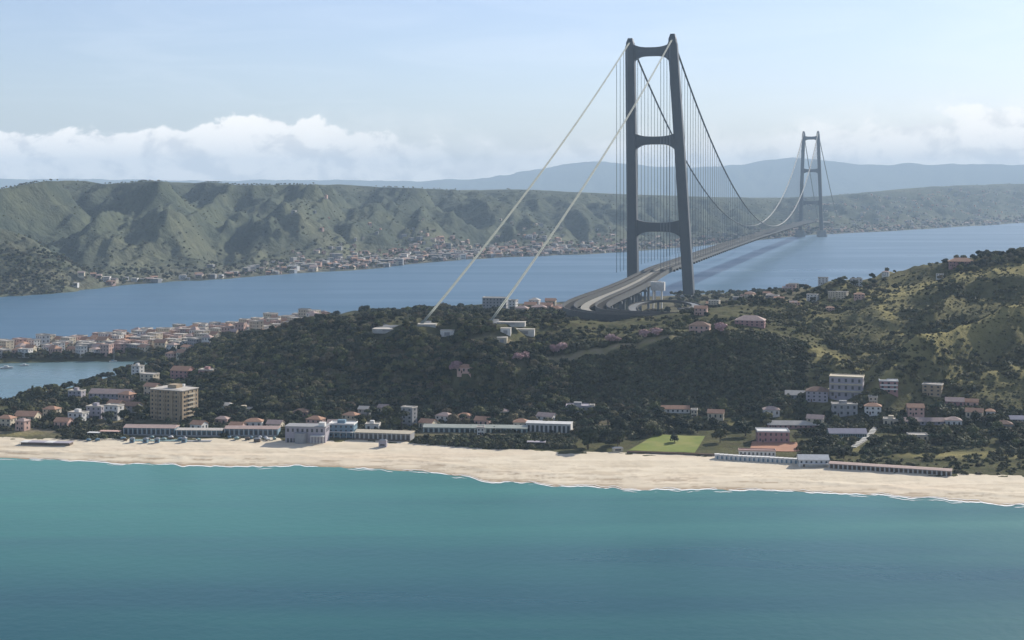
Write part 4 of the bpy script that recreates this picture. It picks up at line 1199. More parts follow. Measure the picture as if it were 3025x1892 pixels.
# --- middle flats
hb('bungalow', 'long white bungalow with red roof edge above the bright lawn', 'house', 1546, 1632, 976, 960, wall='white', roof='gable', rmat='tile', depth=8, rz=-3)
hb('annexe', 'small cream annexe at the right end of the white bungalow', 'house', 1632, 1648, 986, 970, wall='cream', rz=-10, chim=None)
hb('house', 'low grey house with white end wall between the dark trees', 'house', 1335, 1400, 982, 962, wall='grey', rmat='lilac', rz=-6)
hb('house', 'tall thin white gatehouse by the grey house', 'house', 1393, 1404, 982, 960, wall='white', rz=-6, chim=None)
hb('house', 'small brown roofed house among trees behind the teal lido', 'house', 1080, 1112, 1000, 978, wall='pink', roof='hip', rmat='tile', rz=-12)
hb('house', 'little white house half hidden by trees right of the ruin tower', 'house', 1180, 1200, 985, 968, wall='white', roof='hip', rmat='tile_pink', rz=-12)
hb('house', 'cream cottage among trees above the long cream roof', 'house', 892, 918, 978, 958, wall='cream', roof='gable', rmat='tile_pink', rz=-18)
hb('house', 'grey cottage with pale roof by the foot of the spur', 'house', 846, 872, 988, 962, wall='grey', roof='gable', rmat='flatroof', rz=-18)
hb('house', 'rose house between the spur and the arcaded villa', 'house', 690, 730, 985, 968, wall='rose', roof='hip', rmat='tile_dark', rz=-12)

EXTRA = []
for (u_, D_, w_, h_, wl2, rf2, rm2) in ((470, 1075, 10, 5, 'white', 'gable', 'tile'), (500, 1092, 12, 5, 'cream', 'hip', 'tile_pink'), (560, 1075, 10, 4, 'pink', 'gable', 'tile'), (600, 1085, 13, 5, 'white', 'hip', 'tile'), (650, 1078, 11, 5, 'cream', 'gable', 'tile_pink'), (745, 1088, 12, 6, 'pink', 'hip', 'tile'), (790, 1078, 10, 5, 'white', 'gable', 'tile_pink'), (830, 1100, 12, 6, 'cream', 'hip', 'tile'), (880, 1072, 10, 5, 'white', 'flat', 'flatroof'),
     (1010, 1082, 11, 5, 'cream', 'gable', 'tile'), (1050, 1100, 12, 6, 'white', 'hip', 'tile_pink'), (1140, 1090, 11, 5, 'pink', 'gable', 'tile'), (1230, 1080, 11, 5, 'cream', 'hip', 'tile'), (1290, 1098, 13, 6, 'white', 'gable', 'tile_pink'), (15, 1090, 12, 6, 'cream', 'hip', 'tile'), (150, 1085, 11, 5, 'pink', 'gable', 'tile'), (185, 1110, 13, 7, 'white', 'flat', 'flatroof'), (232, 1130, 12, 7, 'cream', 'hip', 'tile'), (275, 1150, 12, 7, 'ochre', 'gable', 'tile'), (130, 1135, 12, 6, 'white', 'gable', 'tile_pink'),
     (300, 1190, 12, 8, 'pink', 'hip', 'tile'), (360, 1230, 12, 8, 'cream', 'gable', 'tile'), (432, 1215, 12, 7, 'white', 'flat', 'flatroof'), (1925, 1075, 12, 6, 'cream', 'gable', 'tile_pink'), (2060, 1085, 12, 6, 'white', 'hip', 'tile'), (2105, 1062, 12, 5, 'cream', 'flat', 'flatroof'), (2160, 1080, 12, 6, 'pink', 'gable', 'tile'), (2250, 1058, 11, 5, 'white', 'hip', 'tile_pink'), (2300, 1075, 12, 5, 'cream', 'gable', 'tile'), (2370, 1050, 11, 5, 'grey', 'hip', 'tile_dark'), (1690, 1110, 12, 5, 'cream', 'gable', 'tile'), (1820, 1110, 12, 5, 'white', 'hip', 'tile_pink')):
    x, y, z = at(u_, D_)
    if any((f_[0] - x) ** 2 + (f_[1] - y) ** 2 < (f_[2] + 5) ** 2 for f_ in foot): continue
    EXTRA.append(house('cottage', '', 'house', (x, y, z), w_, 8.5, h_, wall=wl2, roof=rf2, rmat=rm2, rz=random.uniform(-30, 0), group='cottages half hidden in the gardens', st=2 if h_ > 5 else 1))
    EXTRA[-1]['kindwords'] = '%s walled' % {'cream': 'cream', 'white': 'white', 'pink': 'pink', 'ochre': 'ochre', 'grey': 'grey'}[wl2]

# lawn, clay court, pale stair path: sheets laid on the ground
def sheet(name, uv, m_, label, lift=0.35, n=14):
    c = [hit(u, v) for u, v in uv]
    vs_, idx = [], {}
    for i in range(n + 1):
        for j in range(n + 1):
            a, b = i / n, j / n
            x = (c[0][0] * (1 - a) + c[1][0] * a) * (1 - b) + (c[3][0] * (1 - a) + c[2][0] * a) * b
            y = (c[0][1] * (1 - a) + c[1][1] * a) * (1 - b) + (c[3][1] * (1 - a) + c[2][1] * a) * b
            vs_.append((x, y, float(T(np.array([uof(x, y)]), np.array([y]))[0]) + lift))
    fs = [(i * (n + 1) + j, (i + 1) * (n + 1) + j, (i + 1) * (n + 1) + j + 1, i * (n + 1) + j + 1) for i in range(n) for j in range(n)]
    o = mesh_np(name, vs_, fs, m_, smooth=True)
    cx = sum(q[0] for q in c) / 4; cy_ = sum(q[1] for q in c) / 4
    for q in c + [(cx, cy_)]: foot.append(((q[0] + cx) / 2, (q[1] + cy_) / 2, 9))
    for q in ((0.25, 0.5), (0.5, 0.5), (0.75, 0.5)):
        foot.append((c[0][0] * (1 - q[0]) + c[1][0] * q[0], (c[0][1] + c[3][1]) / 2, 12))
    return tag(o, label, kind='structure')
sheet('lawn', [(1483, 1066), (1640, 1071), (1664, 1031), (1550, 1027)], M['lawn'], 'bright yellow green lawn behind the beach wall')
sheet('clay_court', [(1770, 1066), (1890, 1068), (1880, 1046), (1775, 1044)], M['clay'], 'terracotta coloured court behind the white cabins')
sheet('meadow', [(700, 772), (860, 774), (980, 766), (900, 762)], M['concrete_dark'], 'grey gravel yard beside the cable anchorage')
# garden wall along the lawn
a_ = hit(1480, 1071); b_ = hit(1690, 1077)
gw = empty('garden_wall', ((a_[0] + b_[0]) / 2, (a_[1] + b_[1]) / 2, (a_[2] + b_[2]) / 2), math.atan2(b_[1] - a_[1], b_[0] - a_[0]))
tag(gw, 'low dark garden wall between the lawn and the sand', 'wall')
ln = math.hypot(b_[0] - a_[0], b_[1] - a_[1])
MB().box(-ln / 2, ln / 2, -0.3, 0.3, -1.5, 1.2).build('wall', M['drift'], gw)
MB().box(-ln / 2, ln / 2, -0.42, 0.42, 1.202, 1.4).build('coping', M['tile_dark'], gw)

# --- right beach: white cabins, peaked club house, long low row
ca = hit(1688, 1084); cb = hit(1884, 1096)
for i in range(18):
    f = (i + 0.5) / 18
    x = ca[0] + (cb[0] - ca[0]) * f; y = ca[1] + (cb[1] - ca[1]) * f; z = at(uof(x, y), y)[2]
    if i == 0:
        cab = empty('beach_cabin', (x, y + 1.5, z), 0)
        tag(cab, 'white beach cabin with dark doorway left of the club house', 'cabin', 'white beach cabins in a row')
        MB().box(-1.45, 1.45, -1.6, 1.6, -1.2, 3.0).build('wall', M['white'], cab)
        MB().box(-1.62, 1.62, -1.9, 1.8, 3.003, 3.25).build('roof', M['white'], cab)
        MB().box(-0.55, 0.55, -1.68, -1.58, 0, 2.2).build('door', M['blue'], cab)
        MB().box(-1.6, 1.6, -3.4, -1.7, -1.2, -0.1).build('step', M['concrete'], cab)
        base = cab
    else:
        c_ = copy_tree(base); c_.location = (x, y + 1.5, z)
    foot.append((x, y, 4))
hb('club_house', 'white peaked club house at the middle of the right beach cabins', 'building', 1884, 1960, 1103, 1078, wall='white', roof='gable', rmat='white', depth=9, rz=-3, porch=True, ncol=6)
hb('snack_bar', 'low white snack bar with awning behind the beach cabins', 'building', 1742, 1835, 1080, 1066, wall='white', rmat='pink', depth=6, rz=-6, ncol=9, chim=None)
long_row('changing_rooms', 'long low changing rooms with pale pink roof at the right end of the beach', 1962, 2250, 1107, 1124, 7, 3.0, 'grey', 'tile_pink', 26, 0.5, None, 'shutter')

# --- houses of the right valley
hb('terrace_house', 'dark fronted house with thin white flat roof above the clay court', 'house', 1787, 1868, 1046, 1021, wall='rose', rmat='white', rz=-4, chim=None)
hb('long_house', 'long low house with pale roofs behind the clay court', 'house', 1808, 1950, 1013, 998, wall='rose', roof='gable', rmat='flatroof', depth=9, rz=-3)
hb('greenhouse', 'long blue grey glasshouse left of the pale stair path', 'greenhouse', 1955, 2050, 1036, 1016, wall='teal', roof='gable', rmat='lilac', depth=10, rz=-2, ncol=16, door=False)
hb('large_house', 'largest house of the valley, lilac front with cream corner bays', 'house', 1962, 2046, 944, 894, wall='lilac', rz=-18, balc='cream', ncol=5, depth=15, winmat='glass', st=3, rmat='cream')
big = bpy.data.objects['large_house']; bw = max(c_[0] for c_ in big.children[0].bound_box); bh_ = max(c_[2] for c_ in big.children[0].bound_box); bdp = max(c_[1] for c_ in big.children[0].bound_box)
for sx in (-1, 1):
    bay = MB().box(sx * bw - 2.6, sx * bw + 2.6, -bdp - 1.9, -bdp + 4.0, -3, bh_ * (0.80 if sx < 0 else 0.94)).build('corner_bay', M['cream'], big)
    for q in range(3): MB().box(sx * bw - 0.8, sx * bw + 0.8, -bdp - 1.98, -bdp - 1.88, bh_ * (0.08 + 0.27 * q), bh_ * (0.08 + 0.27 * q) + 2.2).build('window', M['glass'], bay)
MB().box(-bw - 4, bw + 3, -bdp - 7.5, -bdp - 1.95, -6, -0.8).build('terrace', M['grey'], big)
MB().box(-bw - 4, bw + 3, -bdp - 7.5, -bdp - 7.2, -0.797, 0.6).build('terrace_parapet', M['white'], big)
hb('house', 'grey house with brown roof close left of the largest valley house', 'house', 1905, 1960, 950, 916, wall='lilac', roof='hip', rmat='tile_dark', rz=-14)
hb('house', 'low house with bright slanted roof, leftmost in the valley', 'house', 1855, 1904, 945, 925, wall='grey', roof='gable', rmat='flatroof', rz=-10)
hb('house', 'grey flat roofed house below the largest valley house', 'house', 1964, 2028, 984, 957, wall='grey', rmat='flatroof', rz=-8, depth=9, st=2, ncol=4)
hb('house', 'brick red house with white parapet right of the largest valley house', 'house', 2078, 2124, 934, 906, wall='rose', rmat='white', rz=-12, balc=True)
hb('house', 'sandy yellow house under the shaded spur', 'house', 2182, 2230, 938, 912, wall='ochre', rz=-24, chim=None)
hb('house', 'terracotta roofed farmhouse at the right foot of the spur', 'house', 2235, 2280, 962, 942, wall='rose', roof='gable', rmat='tile_pink', rz=-14)
hb('house', 'orange walled barn right of the terracotta farmhouse', 'house', 2281, 2313, 964, 944, wall='pink', roof='gable', rmat='tile', rz=-20)
hb('house', 'small cream store between the two valley houses', 'house', 2052, 2074, 956, 940, wall='cream', rz=-10, chim=None)
hb('house', 'flat roofed beige store in the scrub right of the stair path', 'house', 2146, 2194, 1043, 1030, wall='cream', rz=-3, chim=None)
hb('house', 'long lilac house in front of dark trees in the right valley', 'house', 2130, 2240, 1004, 990, wall='lilac', roof='gable', rmat='tile_pink', rz=-3, depth=8)
hb('house', 'grey cottage at the right edge under the hills', 'house', 2385, 2440, 1000, 985, wall='grey', roof='gable', rmat='lilac', rz=-3, depth=8)
hb('house', 'small white house at far right among dark trees', 'house', 2330, 2352, 985, 968, wall='white', roof='hip', rmat='tile', rz=-12)
# pale stair path
sp_ = [hit(u, v) for u, v in ((2014, 1058), (2030, 1048), (2044, 1038), (2054, 1028), (2062, 1018), (2070, 1010))]
stp = empty('stair_path', sp_[0]); tag(stp, 'pale stepped concrete path climbing beside the glasshouse', 'stairs')
for i in range(len(sp_) - 1):
    a, b = Vector(sp_[i]), Vector(sp_[i + 1])
    foot.append((a.x, a.y, 4.5)); foot.append((a.x, a.y - 7, 4.5)); foot.append((a.x - 3, a.y - 13, 4))
    for k in range(4):
        p = a.lerp(b, k / 4); q = a.lerp(b, (k + 1) / 4)
        ang = math.atan2(q.y - p.y, q.x - p.x); l_ = (q - p).length
        s_ = MB().box(-0.05, l_ * 1.02, -1.9, 1.9, -1.6, 0.75 + 0.2 * k).build('step', M['path'], stp)
        s_.location = p - a + (a - Vector(sp_[0])); s_.rotation_euler = (0, 0, ang)

# --- hill top: pink houses along the brow, mansion, village, hotel
hb('mansion', 'wide rose coloured mansion on the brow of the hill', 'house', 1737, 1812, 772, 748, wall='rose', roof='hip', rmat='tile_pink', rz=-14, depth=15)
hb('hill_house', 'pink villa left of the rose mansion on the plateau', 'house', 1628, 1680, 790, 762, wall='pink', roof='hip', rmat='tile_dark', rz=-14)
hb('hill_house', 'pale pink house perched lowest on the dark brow', 'house', 1080, 1118, 884, 864, wall='pink', roof='hip', rmat='tile', rz=-20)
hb('hill_house', 'salmon house right of the bridge tower foot', 'house', 1640, 1672, 746, 724, wall='pink', roof='gable', rmat='tile', rz=-16)
hb('skyline_house', 'red walled manor on the right skyline', 'house', 2242, 2306, 632, 612, wall='rose', roof='hip', rmat='tile', rz=-12, D=1495, depth=14)
hb('hotel', 'blue grey hotel slab between the two side cables', 'hotel', 1138, 1200, 742, 706, wall='grey', rz=-10, D=1640, depth=14, chim=None)
hb('hotel', 'white tower wing at the right end of the hotel slab', 'hotel', 1202, 1221, 740, 708, wall='white', rz=-20, D=1625, depth=9, chim=None)
for i, (u_, D_, w_, h_, wl_, rm) in enumerate(((1232, 1600, 14, 9, 'cream', 'tile_pink'), (1252, 1640, 13, 12, 'cream', 'tile'), (1272, 1590, 16, 8, 'ochre', 'tile_pink'), (1290, 1640, 13, 12, 'pink', 'tile'),
                                              (1310, 1600, 15, 9, 'cream', 'tile'), (1326, 1650, 13, 10, 'pink', 'tile_pink'), (1262, 1690, 12, 13, 'white', 'flatroof'), (1300, 1690, 12, 12, 'cream', 'tile'))):
    x, y, z = at(u_, D_)
    house('village_house', 'sandy coloured village house clustered right of the hotel', 'house', (x, y, z), w_, 10, h_, wall=wl_, roof='gable' if i % 2 else 'hip', rmat=rm, rz=-15 + 5 * (i % 3), group='village houses beside the hotel')
# anchorage yard slabs
def slab(u0, u1, vb, h, label, m1, d_=6):
    x, y, z = hit((u0 + u1) / 2, vb); w_ = (u1 - u0) * y / FOC
    r_ = empty('site_store', (x, y + d_ / 2, z), R(-6)); tag(r_, label, 'shed')
    MB().box(-w_ / 2, w_ / 2, -d_ / 2, d_ / 2, -2, h).build('wall', M[m1], r_)
    MB().box(-w_ / 2 - .3, w_ / 2 + .3, -d_ / 2 - .3, d_ / 2 + .3, h + 0.003, h + 0.4).build('roof', M['flatroof'], r_)
    MB().box(-w_ * .2, w_ * .2, -d_ / 2 - 0.07, -d_ / 2 + 0.02, 0, h * 0.7).build('door', M['grey'], r_)
    foot.append((x, y + d_ / 2, w_ * 0.6)); foot.append((x, y - 6, w_ * 0.5))
slab(1040, 1072, 797, 4.5, 'pale concrete store in the trees between the cable anchorages', 'white')
slab(1182, 1206, 791, 4.5, 'square white store below the right hand anchorage', 'white')
slab(1212, 1262, 790, 4.0, 'long white store right of the square one below the anchorage', 'white')
slab(1174, 1197, 810, 4.0, 'yellow green shed lowest in the anchorage trees', 'cream')
slab(985, 1030, 772, 1.6, 'low grey slab beside the left hand anchorage', 'concrete', 10)
slab(1160, 1240, 767, 1.6, 'long flat concrete apron beside the right hand anchorage', 'concrete', 9)
slab(880, 960, 784, 1.6, 'long flat concrete apron left of the anchorages', 'concrete', 12)

# ------------------------------------------------------------------ town on the spit: individual houses copied from a few kinds
kinds = []
specs = [('white', 'flat', 'flatroof', 13, 10, 9, 3), ('cream', 'gable', 'tile', 12, 10, 6.5, 2), ('pink', 'hip', 'tile', 14, 10, 7, 2), ('cream', 'flat', 'flatroof', 15, 11, 11, 4), ('ochre', 'gable', 'tile_pink', 11, 9, 6.5, 2),
         ('white', 'hip', 'tile_pink', 12, 9, 7.5, 2), ('grey', 'flat', 'flatroof', 16, 11, 8, 3), ('cream', 'gable', 'tile', 12, 9, 7, 2), ('pink', 'flat', 'tile_pink', 13, 10, 10, 3)]
tones = {'white': 'white', 'cream': 'cream', 'pink': 'pink', 'ochre': 'ochre', 'grey': 'grey', 'rose': 'brick red'}
roofs = {'flat': 'flat roof', 'gable': 'pitched roof', 'hip': 'hipped roof'}
pts = []
tries = 0
while len(pts) < 285 and tries < 9000:
    tries += 1
    u_ = rng.uniform(-120, 770)
    dlo = np.interp(u_, [-120, 0, 380, 430, 520, 640, 770], [1535, 1545, 1562, 1500, 1560, 1600, 1680])
    dhi = np.interp(u_, us, KN[8][0]) - 14
    if u_ < 180 and rng.random() < 0.55: continue
    D_ = rng.uniform(dlo, dhi)
    x, y, z = at(u_, D_)
    if z < 1.6 or z > 30: continue
    if all((x - p[0]) ** 2 + (y - p[1]) ** 2 > 11.8 ** 2 for p in pts): pts.append((x, y, z))
def town_place(x, y):
    u_ = uof(x, y); fr_ = (y - 1540) / max(1, np.interp(u_, us, KN[8][0]) - 1540)
    a = 'lagoon bank' if fr_ < 0.28 else ('strait shore' if fr_ > 0.78 else 'middle rows')
    b = 'left end' if u_ < 200 else ('centre' if u_ < 480 else 'right end')
    return 'in spit town, %s, %s' % (a, b)
for i, (x, y, z) in enumerate(pts):
    k = int(rng.integers(len(specs))); sp = specs[k]
    rz = R(rng.uniform(-42, -8))
    if k >= len(kinds): pass
    ex = next((q for q in kinds if q[0] == k), None)
    if ex is None:
        r_ = house('town_house', '%s house with %s %s' % (tones[sp[0]], roofs[sp[1]], town_place(x, y)), 'house', (x, y, z), sp[3], sp[4], sp[5], wall=sp[0], roof=sp[1], rmat=sp[2], st=sp[6], rz=math.degrees(rz), group='houses of the town on the spit', chim=None)
        kinds.append((k, r_))
    else:
        c_ = copy_tree(ex[1]); c_.location = (x, y, z); c_.rotation_euler = (0, 0, rz); s_ = rng.uniform(0.72, 1.12)
        c_['label'] = '%s house with %s %s' % (tones[sp[0]], roofs[sp[1]], town_place(x, y))
        c_.scale = (rng.uniform(0.7, 1.05), rng.uniform(0.8, 1.1), s_ * (1.35 if rng.random() < 0.12 else 1))
        foot.append((x, y, 6))

# low houses along the right hand ridge and behind the tower
for i in range(34):
    u_ = rng.uniform(1600, 2230) if i % 3 else rng.uniform(1590, 1900)
    dmax = np.interp(u_, [1600, 1750, 1900, 2230], [1800, 1640, 1560, 1520])
    x, y, z = at(u_, rng.uniform(dmax - 150, dmax + 10))
    k, r0 = kinds[i % len(kinds)]
    c_ = copy_tree(r0); c_.name = 'ridge_house'; c_.location = (x, y, z); c_.rotation_euler = (0, 0, R(rng.uniform(-30, 10))); s_ = rng.uniform(0.55, 0.85); c_.scale = (s_, s_, s_ * 0.9)
    c_['label'] = '%s %s' % (' '.join(r0['label'].split(' ')[:r0['label'].split(' ').index('roof') + 1]), ('on the plateau just behind the near tower foot' if u_ < 1720 else 'on the ridge line between tower foot and red manor' if u_ < 2000 else 'on the ridge close to the red manor')); c_['group'] = 'houses along the ridge above the strait'
    foot.append((x, y, 6))

# ------------------------------------------------------------------ buildings of the opposite shore, a few pixels each
far_kinds = []
for wl_, rm, w_, d_, h_, gb_ in (('white', 'flatroof', 16, 12, 10, 0), ('cream', 'tile_pink', 18, 12, 8, 1), ('pink', 'tile', 15, 12, 9, 1), ('grey', 'flatroof', 22, 13, 12, 0), ('white', 'white', 34, 14, 9, 0)):
    mb = MB().box(-w_ / 2, w_ / 2, -d_ / 2, d_ / 2, -6, h_)
    if gb_: mb.gable(-w_ / 2 - .6, w_ / 2 + .6, -d_ / 2 - .6, d_ / 2 + .6, h_ + 0.01, h_ + 3.2, 1)
    else: mb.box(-w_ / 2 - .3, w_ / 2 + .3, -d_ / 2 - .3, d_ / 2 + .3, h_ + 0.01, h_ + 0.9, 1)
    for q in range(3): mb.box(-w_ / 2 + 2, w_ / 2 - 2, -d_ / 2 - 0.1, -d_ / 2 + 0.02, 1.2 + q * h_ / 3.2, 2.8 + q * h_ / 3.2, 2)
    far_kinds.append((mb, [M[wl_], M[rm], M['glass']], tones.get(wl_, wl_), 'pitched roof' if gb_ else 'flat roof'))
fmesh = [None] * len(far_kinds)
for i in range(285):
    r_ = rng.random()
    if r_ < 0.50: u_ = rng.normal(1010, 190)
    elif r_ < 0.80: u_ = rng.uniform(1150, 1480)
    elif r_ < 0.9: u_ = rng.uniform(150, 800)
    else: u_ = rng.uniform(1650, 2480)
    u_ = float(np.clip(u_, 140, 2480))
    t_ = abs(rng.normal(0.015, 0.065)) + 0.008
    if u_ < 560: t_ *= 0.4
    x, y, z = TF(u_, t_)
    k = int(rng.integers(4)) if not (560 < u_ < 700 and i % 2) else 4
    mb, mats, tn, rn = far_kinds[k]
    if fmesh[k] is None:
        o = mb.build('shore_building', mats); fmesh[k] = o.data
    else: o = link(bpy.data.objects.new('shore_building', fmesh[k]))
    o.location = (x, y, z); o.rotation_euler = (0, 0, R(rng.uniform(-40, 40))); s_ = rng.uniform(0.5, 1.0) * (1.0 + 0.25 * (y > 5000)); o.scale = (s_, s_, s_ * rng.uniform(0.7, 1.25))
    pl = ('left of the side cables' if u_ < 900 else 'between the side cables' if u_ < 1250 else 'left of the near tower' if u_ < 1480 else 'between the two towers' if u_ < 1880 else 'right of the far tower')
    tag(o, 'tiny %s building with %s %s %s' % ('long white' if k == 4 else tn, rn, 'on the far waterline' if t_ < 0.05 else 'on the far slope', pl), 'building', 'buildings along the opposite shore')
far_src = [bpy.data.objects[n_] for n_ in ('shore_building',)]

# ------------------------------------------------------------------ small boats on the lagoon
def boat(u, D, label, mast=False, s=1.0):
    x = (u - UC) / FOC * D
    root = empty('moored_boat', (x, D, 0), R(12)); tag(root, label, 'boat')
    n = 8; vs_ = []
    for i in range(n + 1):
        f = i / n; xx = -4 + 8 * f; hw = 1.35 * math.sqrt(max(0.02, 1 - (abs(f - 0.35) / 0.66) ** 2.4)); zt = 0.9 + 0.5 * f * f
        vs_ += [(xx, -hw, zt), (xx, -hw * 0.55, -0.3), (xx, hw * 0.55, -0.3), (xx, hw, zt)]
    fs = []
    for i in range(n):
        for j in range(3): fs.append((i * 4 + j, i * 4 + j + 1, i * 4 + 5 + j, i * 4 + 4 + j))
        fs.append((i * 4 + 3, i * 4, i * 4 + 4, i * 4 + 7))
    fs += [(0, 3, 2, 1), (n * 4, n * 4 + 1, n * 4 + 2, n * 4 + 3)]
    MB().add([tuple(c * s for c in v) for v in vs_], fs).build('hull', M['white'], root)
    MB().box(-1.8 * s, 0.9 * s, -0.8 * s, 0.8 * s, 1.0 * s, 2.1 * s).build('cabin', M['white' if not mast else 'blue'], root)
    if mast: MB().tube([(0.9, 0, 0.8), (0.9, 0, 15)], 0.16, 6).build('mast', M['white'], root)
boat(16, 1478, 'white cabin boat moored in the lagoon near the left edge', s=1.5)
boat(58, 1500, 'small white boat moored right of the cabin boat in the lagoon', s=1.1)
boat(267, 1536, 'sailing boat with tall white mast at the far lagoon bank', mast=True)

# ------------------------------------------------------------------ trees
def crown_mesh(name, lobes, nleaf, size, flat=0.5, seed=0):
    """leaf clumps spread through the lobes' shells; lobes: (x, y, z, rx, ry, rz)"""
    r_ = np.random.default_rng(seed); V, F = [], []
    wts = np.array([l[3] * l[4] + l[3] * l[5] for l in lobes]); wts = wts / wts.sum()
    for i in range(nleaf):
        l = lobes[r_.choice(len(lobes), p=wts)]
        d = r_.normal(size=3); d /= np.linalg.norm(d)
        if d[2] < -0.3 and r_.random() < 0.6: d[2] = -d[2]
        rad = 0.62 + 0.43 * r_.random() ** 0.7
        c = np.array(l[:3]) + d * np.array(l[3:]) * rad
        nrm = d * 1.3 + r_.normal(size=3) * 0.42 + np.array([0, 0, flat * 0.6]); nrm /= np.linalg.norm(nrm)
        a = np.cross(nrm, [0.3, 0.2, 1.0]); a /= np.linalg.norm(a) + 1e-6; b = np.cross(nrm, a)
        s = size * r_.uniform(0.6, 1.3); an = r_.uniform(0, 6.28)
        a2 = a * math.cos(an) + b * math.sin(an); b2 = -a * math.sin(an) + b * math.cos(an)
        k = len(V)
        bend = nrm * s * 0.25
        V += [c - a2 * s - b2 * s * 0.6 - bend, c + a2 * s * 0.9 - b2 * s * 0.7, c + a2 * s * 0.7 + b2 * s - bend, c - a2 * s * 0.8 + b2 * s * 0.8]
        F.append((k, k + 1, k + 2, k + 3))
    return np.array(V), np.array(F)
def lobes_broad(seed):
    r_ = np.random.default_rng(seed); L_ = [(0, 0, 5.6, 2.6, 2.6, 2.4)]
    for i in range(6):
        a = i * 1.05 + r_.uniform(-0.4, 0.4); q = r_.uniform(1.6, 2.7)
        L_.append((q * math.cos(a), q * math.sin(a), r_.uniform(4.0, 6.6), r_.uniform(1.4, 2.1), r_.uniform(1.4, 2.1), r_.uniform(1.2, 1.9)))
    return L_
def lobes_pine(seed):
    r_ = np.random.default_rng(seed); L_ = []
    for i in range(7):
        a = i * 0.9 + r_.uniform(-0.3, 0.3); q = r_.uniform(0.5, 3.2)
        L_.append((q * math.cos(a), q * math.sin(a), r_.uniform(7.2, 9.2), r_.uniform(1.5, 2.3), r_.uniform(1.5, 2.3), r_.uniform(0.7, 1.1)))
    return L_
def lobes_cypress(seed):
    r_ = np.random.default_rng(seed)
    return [(r_.uniform(-.25, .25), r_.uniform(-.25, .25), 1.6 + i * 1.25, 1.25 - abs(i - 2) * 0.11, 1.25 - abs(i - 2) * 0.11, 1.2) for i in range(8)]
def lobes_shrub(seed):
    r_ = np.random.default_rng(seed)
    return [(r_.uniform(-1.1, 1.1), r_.uniform(-1.1, 1.1), r_.uniform(0.5, 1.2), r_.uniform(0.8, 1.3), r_.uniform(0.8, 1.3), r_.uniform(0.6, 1.1)) for _ in range(4)]
def trunk_mb(h, r0, limbs, seed):
    r_ = np.random.default_rng(seed + 50); mb = MB()
    mb.tube([(0, 0, -1), (0.1, 0.05, h * 0.5), (0.0, 0.1, h)], [r0, r0 * 0.75, r0 * 0.45], 6)
    for i in range(limbs):
        a = i * 6.28 / limbs + r_.uniform(-.3, .3)
        mb.tube([(0, 0.05, h * 0.7), (math.cos(a) * 1.1, math.sin(a) * 1.1, h * 0.95), (math.cos(a) * 2.1, math.sin(a) * 2.1, h * 1.2)], [r0 * .45, r0 * .3, r0 * .12], 5)
    return mb
protos = {}
def make_proto(kind, i, lob, nleaf, size, leaf, th, tr, limbs, flat=0.5):
    V, F = crown_mesh('crown', lob, nleaf, size, flat, seed=i * 13 + len(kind))
    root = empty({'broad': 'broadleaf_tree', 'pine': 'umbrella_pine', 'cypress': 'cypress_tree', 'shrub': 'shrub', 'blossom': 'blossom_tree', 'heath': 'heath_bush'}[kind])
    c = mesh_np('crown', V, F, M[leaf], root)
    trunk_mb(th, tr, limbs, i).build('trunk', M['bark'], root)
    protos.setdefault(kind, []).append([root, c, False])
for i in range(9): make_proto('broad', i, lobes_broad(i), 380, 0.55, ('leaf_dark', 'leaf_mid', 'leaf_dark', 'leaf_olive', 'leaf_dark', 'leaf_mid', 'leaf_dark', 'leaf_olive', 'leaf_mid')[i], 4.6, 0.32, 4)
for i in range(3): make_proto('pine', i, lobes_pine(i + 20), 260, 0.55, 'leaf_pine', 7.6, 0.30, 5, 0.9)
for i in range(2): make_proto('cypress', i, lobes_cypress(i + 40), 260, 0.45, 'leaf_pine', 4, 0.25, 0, 0.1)
for i in range(4): make_proto('shrub', i, lobes_shrub(i + 60), 110, 0.42, 'leaf_scrub', 0.7, 0.1, 0)

for i in range(3): make_proto('heath', i, lobes_shrub(i + 90), 110, 0.42, 'leaf_heath', 0.7, 0.1, 0)
for i in range(2): make_proto('blossom', i, lobes_broad(i + 80), 300, 0.55, 'blossom', 4.0, 0.25, 4)

FX = np.array([f[:2] for f in foot]); FR = np.array([f[2] for f in foot])
deckpts = np.array([(p.x, p.y) for p in ap_path])
def clear(x, y, r_=2.5):
    return (np.hypot(FX[:, 0] - x, FX[:, 1] - y) > FR + r_).all()
placed = []
def place(kind, x, y, z, s, label, cat='tree', group=None):
    pr = protos[kind][int(rng.integers(len(protos[kind])))]
    if not pr[2]: o = pr[0]; pr[2] = True
    else: o = copy_tree(pr[0])
    o.location = (x, y, z - 0.9 * s); o.rotation_euler = (0, 0, rng.uniform(0, 6.28)); o.scale = (s * rng.uniform(0.85, 1.2), s * rng.uniform(0.85, 1.2), s * rng.uniform(0.85, 1.15))
    tag(o, label, cat, group); placed.append((x, y, 3.0 * s)); return o
